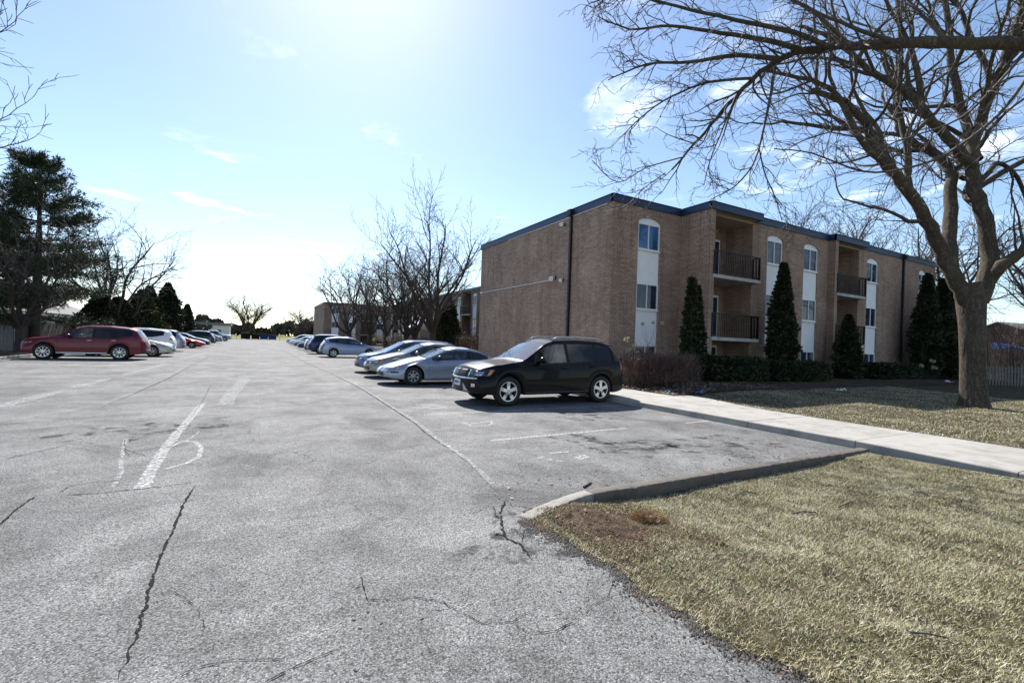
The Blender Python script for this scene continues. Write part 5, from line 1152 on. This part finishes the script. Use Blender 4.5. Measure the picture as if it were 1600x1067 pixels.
def shrub(label, x, y, h, seed, heads=6, stems=9, name='shrub', group=None, lean=.35, z=.2, twig='twig', hs=.09):
    root = thing(name, label, 'shrub', (x, y, z), 0, group); g = Grow(seed, .005, .16, .05); rnd = random.Random(seed); tips = []
    for k in range(stems):
        a = rnd.uniform(0, 6.28); d = Vector((math.cos(a)*lean, math.sin(a)*lean, 1)).normalized(); p = Vector((rnd.gauss(0, .1), rnd.gauss(0, .1), -.05))
        g.branch(p, d, h*rnd.uniform(.55, 1), .012, 3, 4)
    v, f = tubes(g.out); link('stems', fastmesh('stems', v, f, twig), root)
    ends = [b[0][-1] for b in g.out]; rnd.shuffle(ends); ends.sort(key=lambda p: -p[2])
    for p in ends[:heads]:
        r_ = np.random.default_rng(seed+int(abs(p[0])*1000)); q = r_.normal(0, 1, (26, 3)); q /= np.linalg.norm(q, axis=1, keepdims=True)
        v, f = sprays(p[None]+q*hs*.55, q, hs*.7, seed, .8, 2); link('flower_head', fastmesh('flower_head', v, f, 'flower_dry'), root)
    return root
sg = 'dried flower shrubs by the buildings'
shrub('leafless shrub with three dried flower heads before the white corner panel', 13.5, 13.3, 1.8, 51, 3, 10, group=sg, hs=.07)
shrub('dried flower shrub low beside the bare hedge', 12.0, 12.9, 1.3, 52, 4, 7, group=sg)
shrub('slim leafless sapling against the white window strip right of the lettering', 25.3, 12.7, 3.4, 53, 0, 1, name='sapling', lean=.08, hs=.05)
shrub('dried flower stalks at the foot of the wall below the ground-floor window', 24.4, 12.9, .7, 54, 5, 7, group=sg)
shrub('dried flower stalks at the foot of the wall near the right downspout', 33.0, 11.4, .9, 55, 6, 8, group=sg)
for i, (x, y) in enumerate(((12.6, 47), (13.4, 56), (14.2, 66), (12.5, 76))):
    shrub(['pale dried flower shrub right of the silver hatchback', 'pale dried flower shrub at the foot of the middle bare tree', 'pale dried flower shrub left of the porch', 'pale dried flower shrub near the far wing'][i], x, y, 1.5, 60+i, 14, 14, group=sg, hs=.20, z=.1)

# ------------------------------------------------------------------ fences, houses, bins, distance
def board_fence(label, p0, p1, h, mat, seed, bw=.145, gap=.008, name='board_fence', picket=False, z=.05):
    p0 = Vector((*p0, z)); p1 = Vector((*p1, z)); u = (p1-p0).normalized(); n = Vector((-u.y, u.x, 0)); L = (p1-p0).length; root = thing(name, label, 'fence', p0); rnd = random.Random(seed)
    m = MB(); t = .02
    prof = [(-bw/2, 0), (bw/2, 0), (bw/2, h), (-bw/2, h)] if not picket else [(-bw/2, 0), (bw/2, 0), (bw/2, h-.06), (0, h), (-bw/2, h-.06)]
    k = len(prof); vs = [u*a-n*t/2+Vector((0, 0, b)) for a, b in prof]+[u*a+n*t/2+Vector((0, 0, b)) for a, b in prof]
    m.add(vs, [tuple(range(k)), tuple(range(k, 2*k))[::-1]]+[(i, i+k, (i+1) % k+k, (i+1) % k) for i in range(k)]); me = m.mesh('board', mat)
    cnt = min(300, int(L/(bw+gap)))
    for i in range(cnt):
        o = link('picket' if picket else 'board', me, root, u*((i+.5)*L/cnt)+n*rnd.uniform(-.004, .004)); o.scale.z = rnd.uniform(.975, 1.02)
    for zz_ in (.3, h-.35):
        m = MB(); m.obox(u*L/2+n*.045, u, L/2, n, .022, zz_, zz_+.09); m.build('rail', mat, root)
    for i in range(int(L/2.4)+1):
        m = MB(); m.obox(u*min(L, i*2.4)+n*.12, u, .05, n, .05, 0, h+.1); m.build('post', mat, root)
    return root
board_fence('weathered brown board fence behind the dark red vehicle', (-12.4, 37.5), (-12.9, 72), 1.75, 'fence_wood', 1)
board_fence('pale grey board fence at the left edge behind the bare trunk', (-18, 36.5), (-12.45, 37.4), 1.8, 'fence_grey', 2)
board_fence('weathered white picket fence beyond the big tree at the right edge', (33.0, onX(1536, 33.0)), (37.0, onX(1680, 37.0)), 1.1, 'picket', 3, .085, .07, 'picket_fence', True, .12)
def house(label, x, y, rz, wx, wy, h, rise, wallm, seed):
    root = thing('house', label, 'house', (x, y, .05), rz); a, b = wx/2, wy/2
    m = MB(); m.box((-a, -b, 0), (a, b, h)); m.add([(-a, -b, h), (-a, b, h), (-a, 0, h+rise)], [(0, 2, 1)]); m.add([(a, -b, h), (a, b, h), (a, 0, h+rise)], [(0, 1, 2)]); m.build('wall', wallm, root)
    m = MB(); e = .35
    for s_ in (-1, 1):
        q = [(-a-e, s_*(b+e), h-rise*e/b+.03), (a+e, s_*(b+e), h-rise*e/b+.03), (a+e, 0, h+rise+.03), (-a-e, 0, h+rise+.03)]; q2 = [(p[0], p[1], p[2]+.12) for p in q]
        m.add(q+q2, [(0, 1, 2, 3), (7, 6, 5, 4), (0, 4, 5, 1), (1, 5, 6, 2), (3, 7, 4, 0)])
    rf_ = m.build('roof', 'shingle', root); m = MB(); m.box((a*.4, -.3, h+rise*.5), (a*.4+.6, .3, h+rise+.7)); m.build('chimney', 'brick_far', rf_)
    for s_ in (-1, 1):
        m = MB(); m.box((-a-e, s_*(b+e)-.05, h-rise*e/b-.12), (a+e, s_*(b+e)+.05, h-rise*e/b+.02)); m.build('gutter', 'white_frame', rf_)
        for xx in (-a*.55, a*.1, a*.6):
            m = MB(); m.box((xx-.6, s_*(b+.02)-.03, 1.0), (xx+.6, s_*(b+.02)+.03, 2.1)); w_ = m.build('window', 'white_frame', root); m = MB(); m.box((xx-.53, s_*(b+.045)-.01, 1.07), (xx+.53, s_*(b+.045)+.01, 2.03)); m.build('pane', 'pane_glass', w_)
house('grey-roofed bungalow behind the board fence on the left', -20.5, 58, R(82), 16, 8, 2.7, 1.6, 'siding', 1)
house('small grey-roofed house at the left edge behind the pale fence', -21.5, 46, R(80), 8, 7, 2.6, 1.6, 'siding', 2)
house('low tan house behind the picket fence at the right edge', 58, 12, R(-12), 14, 8, 2.6, 1.7, 'siding_tan', 3)
m = MB(); m.add([(40.5, 10.2, 2.35), (42.0, 9.6, 2.2), (42.6, 10.6, 2.55), (41.2, 11.2, 2.6), (40.5, 10.2, 2.2), (42.0, 9.6, 2.1), (42.6, 10.6, 2.2), (41.2, 11.2, 2.2)], [(0, 1, 2, 3), (0, 4, 5, 1), (1, 5, 6, 2), (2, 6, 7, 3), (3, 7, 4, 0)])
tag(m.build('tarp', 'tarp'), 'bright blue tarpaulin seen behind the big tree trunk', 'tarpaulin')
for (a, b, s_) in ((39, 9.8, 1), (47.5, 8.8, 2), (52, 7.5, 3)):
    hedge(['dense bare brush behind the picket fence, left clump', 'dense bare brush behind the picket fence, middle clump', 'dense bare brush behind the picket fence, right clump'][s_-1], a-2.4, a+2.4, b-1.3, b+1.3, 3.0, 70+s_, 'hedge_twigs', 3600, .7, True, 'brush behind the picket fence')
# bins at the end of the lot
def skip(label, x, y, w, d, h, mat, lid=True):
    root = thing('waste_container', label, 'container', (x, y, 0), R(3), 'waste containers at the end of the lot'); m = MB(); a, b = w/2, d/2
    m.add([(-a*.94, -b*.8, .15), (a*.94, -b*.8, .15), (a*.94, b, .15), (-a*.94, b, .15), (-a, -b, h*.8), (a, -b, h*.8), (a, b, h), (-a, b, h)], [(0, 3, 2, 1), (0, 1, 5, 4), (1, 2, 6, 5), (2, 3, 7, 6), (3, 0, 4, 7)]); m.build('body', mat, root)
    m = MB(); m.add([(-a-.03, -b-.05, h*.8+.02), (a+.03, -b-.05, h*.8+.02), (a+.03, b+.03, h+.02), (-a-.03, b+.03, h+.02), (-a-.03, -b-.05, h*.8+.08), (a+.03, -b-.05, h*.8+.08), (a+.03, b+.03, h+.08), (-a-.03, b+.03, h+.08)], [(0, 3, 2, 1), (4, 5, 6, 7), (0, 1, 5, 4), (1, 2, 6, 5), (2, 3, 7, 6), (3, 0, 4, 7)]); m.build('lid', 'bin_dark', root)
    for xx in (-a*.6, 0, a*.6):
        m = MB(); m.box((xx-.05, -b*.94, .2), (xx+.05, -b*.8, h*.7)); m.build('rib', mat, root)
    for xx in (-a*.8, a*.8):
        for yy in (-b*.6, b*.7): m = MB(); m.tube([(xx, yy, .08), (xx+.06, yy, .08)], .08, 8); m.build('wheel', 'rubber', root)
skip('dark waste container at the left of the far bins', -3.0, 141, 2.2, 1.6, 1.9, 'bin_dark')
skip('dark waste container with pale lid second from the left at the far end', -.7, 141, 1.9, 1.5, 1.7, 'bin_dark')
skip('blue waste container third from the left at the far end', 1.3, 141, 1.9, 1.5, 1.6, 'bin_blue')
skip('blue waste container at the right of the far bins', 3.3, 141, 1.9, 1.5, 1.5, 'bin_blue')
m = MB(); fp = thing('wire_fence', 'low post and wire fence between the end of the lot and the field', 'fence', (0, 144, 0))
for k in range(24):
    m = MB(); m.tube([(-26+k*2.6, 0, -.3), (-26+k*2.6, 0, 1.15)], .04, 6); m.build('post', 'dark_metal', fp)
for z in (.5, 1.1):
    m = MB(); m.tube([(-26, 0, z), (34, 0, z)], .012, 4); m.build('wire', 'dark_metal', fp)
# far wood on the horizon
def far_wood(label, x0, x1, y0, y1, h, n, seed, size):
    r_ = np.random.default_rng(seed); x = r_.uniform(x0, x1, n); y = r_.uniform(y0, y1, n)
    top = h*(.62+.22*np.sin(x*.09+seed)+.18*np.sin(x*.23+2*seed)+.12*np.sin(x*.61)+.05*r_.normal(0, 1, n)); z = top*np.sqrt(r_.random(n))
    v, f = sprays(np.stack([x, y, z-.3], 1), np.tile([0, -.2, .8], (n, 1)), size, seed, 1.0, 2)
    tag(link('distant_wood', fastmesh('distant_wood', v, f, 'far_wood')), label, 'trees', kind='stuff')
far_wood('dark line of distant trees beyond the field', -140, 260, 400, 460, 11, 9000, 5, 3.2)
far_wood('nearer clump of dark trees at the right of the field', 18, 60, 260, 285, 10, 2600, 6, 2.2)
far_wood('tangle of low brush along the left of the field', -60, -14, 150, 190, 4.5, 2600, 8, 1.2)
fb = thing('low_building', 'long low pale building far away beyond the left of the lot', 'building', (-32, 215, -.3))
m = MB(); m.box((-30, -5, 0), (22, 5, 4.6)); m.build('wall', 'siding', fb); m = MB(); m.box((-30.5, -5.5, 4.6), (22.5, 5.5, 5.6)); m.build('roof', 'shingle', fb)
for k in range(9): m = MB(); m.box((-28+k*5.6, -5.05, 1.2), (-25.5+k*5.6, -4.98, 2.9)); m.build('window', 'pane_glass', fb)
m = MB(); m.tube([(0, 0, 0), (0, 0, 2.2)], .05, 8); sgn = thing('sign_post', 'small white sign board on a post beyond the left row of cars', 'sign', (-10.6, 92, .05)); m.build('post', 'dark_metal', sgn); m = MB(); m.box((-.3, -.06, 1.5), (.3, -.03, 2.1)); m.build('board', 'white_frame', sgn)

# ------------------------------------------------------------------ small things
x, y = G(1012, 812, -.05); root = thing('straw_clump', 'torn clump of tan straw and roots on the lawn near the kerb tip', 'straw', (x, y, float(hA(np.array(x), np.array(y))))); r_ = np.random.default_rng(9); n = 1500
a = r_.uniform(0, 6.28, n); q = np.sqrt(r_.random(n)); p = np.stack([.17*q*np.cos(a), .11*q*np.sin(a), .075*(1-q**2)*r_.random(n)], 1)
v, f = sprays(p, np.stack([np.cos(a), np.sin(a), np.full(n, .5)], 1), .06, 9, .05, 2); link('straws', fastmesh('straws', v, f, 'straw'), root)
m = MB(); m.lathe([(0, .16), (.03, .14), (.055, .09), (.068, .002)], 12, 'Z'); mo = m.build('root_ball', 'soil', root, True); mo.scale.y = .65
def clod(label, px, py, s_):
    x, y = G(px, py, -.04); m = MB(); n_ = 10; rnd = random.Random(int(px)); prof = [(0, 1), (.4, .95), (.75, .6), (.95, .05)]
    m.lathe(prof, n_, 'Z'); m.v = [(a_*s_*rnd.uniform(.75, 1.25), b_*s_*rnd.uniform(.75, 1.25), c_*s_*rnd.uniform(.7, 1.1)*.8) for a_, b_, c_ in m.v]
    tag(m.build('soil_clod', 'soil', None, False, (x, y, float(hA(np.array(x), np.array(y))))), label, 'soil', 'soil clods at the lawn corner')
for lb, px_, py_, s_ in (('dark lump of soil just left of the straw clump', 922, 832, .032), ('dark lump of soil close to the kerb tip', 890, 818, .045), ('small lump of soil right beside the straw clump', 948, 822, .024), ('dark lump of soil on the bare patch edge', 1130, 858, .03)): clod(lb, px_, py_, s_)
def stick(label, pts, r_, hf, name='fallen_stick', mat='twig_dark', dz=.02):
    P_ = []
    for (px_, py_) in pts:
        x, y = G(px_, py_, 0); P_.append((x, y, float(hf(np.array(x), np.array(y)))+dz))
    m = MB(); m.tube(P_, [r_*(1-.5*i/len(P_)) for i in range(len(P_))], 5); tag(m.build(name, mat), label, 'stick', 'sticks on the ground')
zero = lambda x, y: x*0
for lb, pts, r_ in (('thin curved stick on the lawn right of the straw clump', [(1165, 820), (1178, 826), (1190, 838)], .006), ('short dark stick in the middle of the foreground lawn', [(1240, 800), (1255, 797), (1275, 799)], .008), ('forked stick below the kerb on the lawn', [(1145, 768), (1165, 762), (1185, 766)], .006), ('tangle of stick at the upper part of the foreground lawn', [(1310, 790), (1330, 782), (1345, 790)], .008), ('long thin stick at the lower right of the lawn', [(1420, 1000), (1450, 1003), (1480, 1010)], .006)): stick(lb, pts, r_, hA)
stick('short dark stick lying in the end parking space near the kerb', [(912, 762), (920, 757), (924, 755)], .014, zero, dz=.012)
for i, (px_, py_) in enumerate(((560, 917), (575, 955), (563, 981), (596, 973), (555, 1046), (660, 966), (432, 760), (553, 968))):
    x, y = G(px_, py_); m = MB(); m.lathe([(0, .006), (.003, .005), (.005, .001)], 7, 'Z'); m.v = [(a_*2.2, b_, c_) for a_, b_, c_ in m.v]
    tag(m.build('bark_chip', 'twig_dark', None, False, (x, y, .001), i*1.3), ['tiny dark chip highest above the long thin crack on the near asphalt', 'tiny dark chip just under the long thin crack', 'tiny dark chip leftmost of the group below the thin crack', 'tiny dark chip rightmost of the pair below the thin crack', 'tiny dark chip nearest the bottom of the picture', 'tiny dark chip farthest right under the thin crack', 'tiny dark chip far up the lane by itself', 'tiny dark chip in the middle of the group below the thin crack'][i], 'chip', 'bark chips on the near asphalt')
def litter(label, x, y, s_, mat, seed):
    rnd = random.Random(seed); m = MB(); n_ = 5; vs = [((i/(n_-1)-.5)*s_+rnd.gauss(0, .02), (j/(n_-1)-.5)*s_*.6+rnd.gauss(0, .02), abs(rnd.gauss(0, .05))) for j in range(n_) for i in range(n_)]
    m.add(vs, [(j*n_+i, j*n_+i+1, (j+1)*n_+i+1, (j+1)*n_+i) for j in range(n_-1) for i in range(n_-1)]); tag(m.build('litter', mat, None, False, (x, y, float(hB(np.array(x), np.array(y)))+.06), seed), label, 'litter')
x, y = G(1047, 611, .2); litter('crumpled blue wrapper at the edge of the walk by the bare hedge', x, y, .2, 'litter_blue', 1)
x, y = G(1092, 611, .25); litter('crumpled blue wrapper right of the other one under the hedge', x, y, .22, 'litter_blue', 2)
x, y = G(1315, 610, .25); litter('scrap of white paper in the shade near the building', x, y, .3, 'litter_white', 3)
x, y = G(1483, 598, .25); litter('scrap of white paper on the shaded lawn left of the big trunk', x, y, .4, 'litter_white', 4)
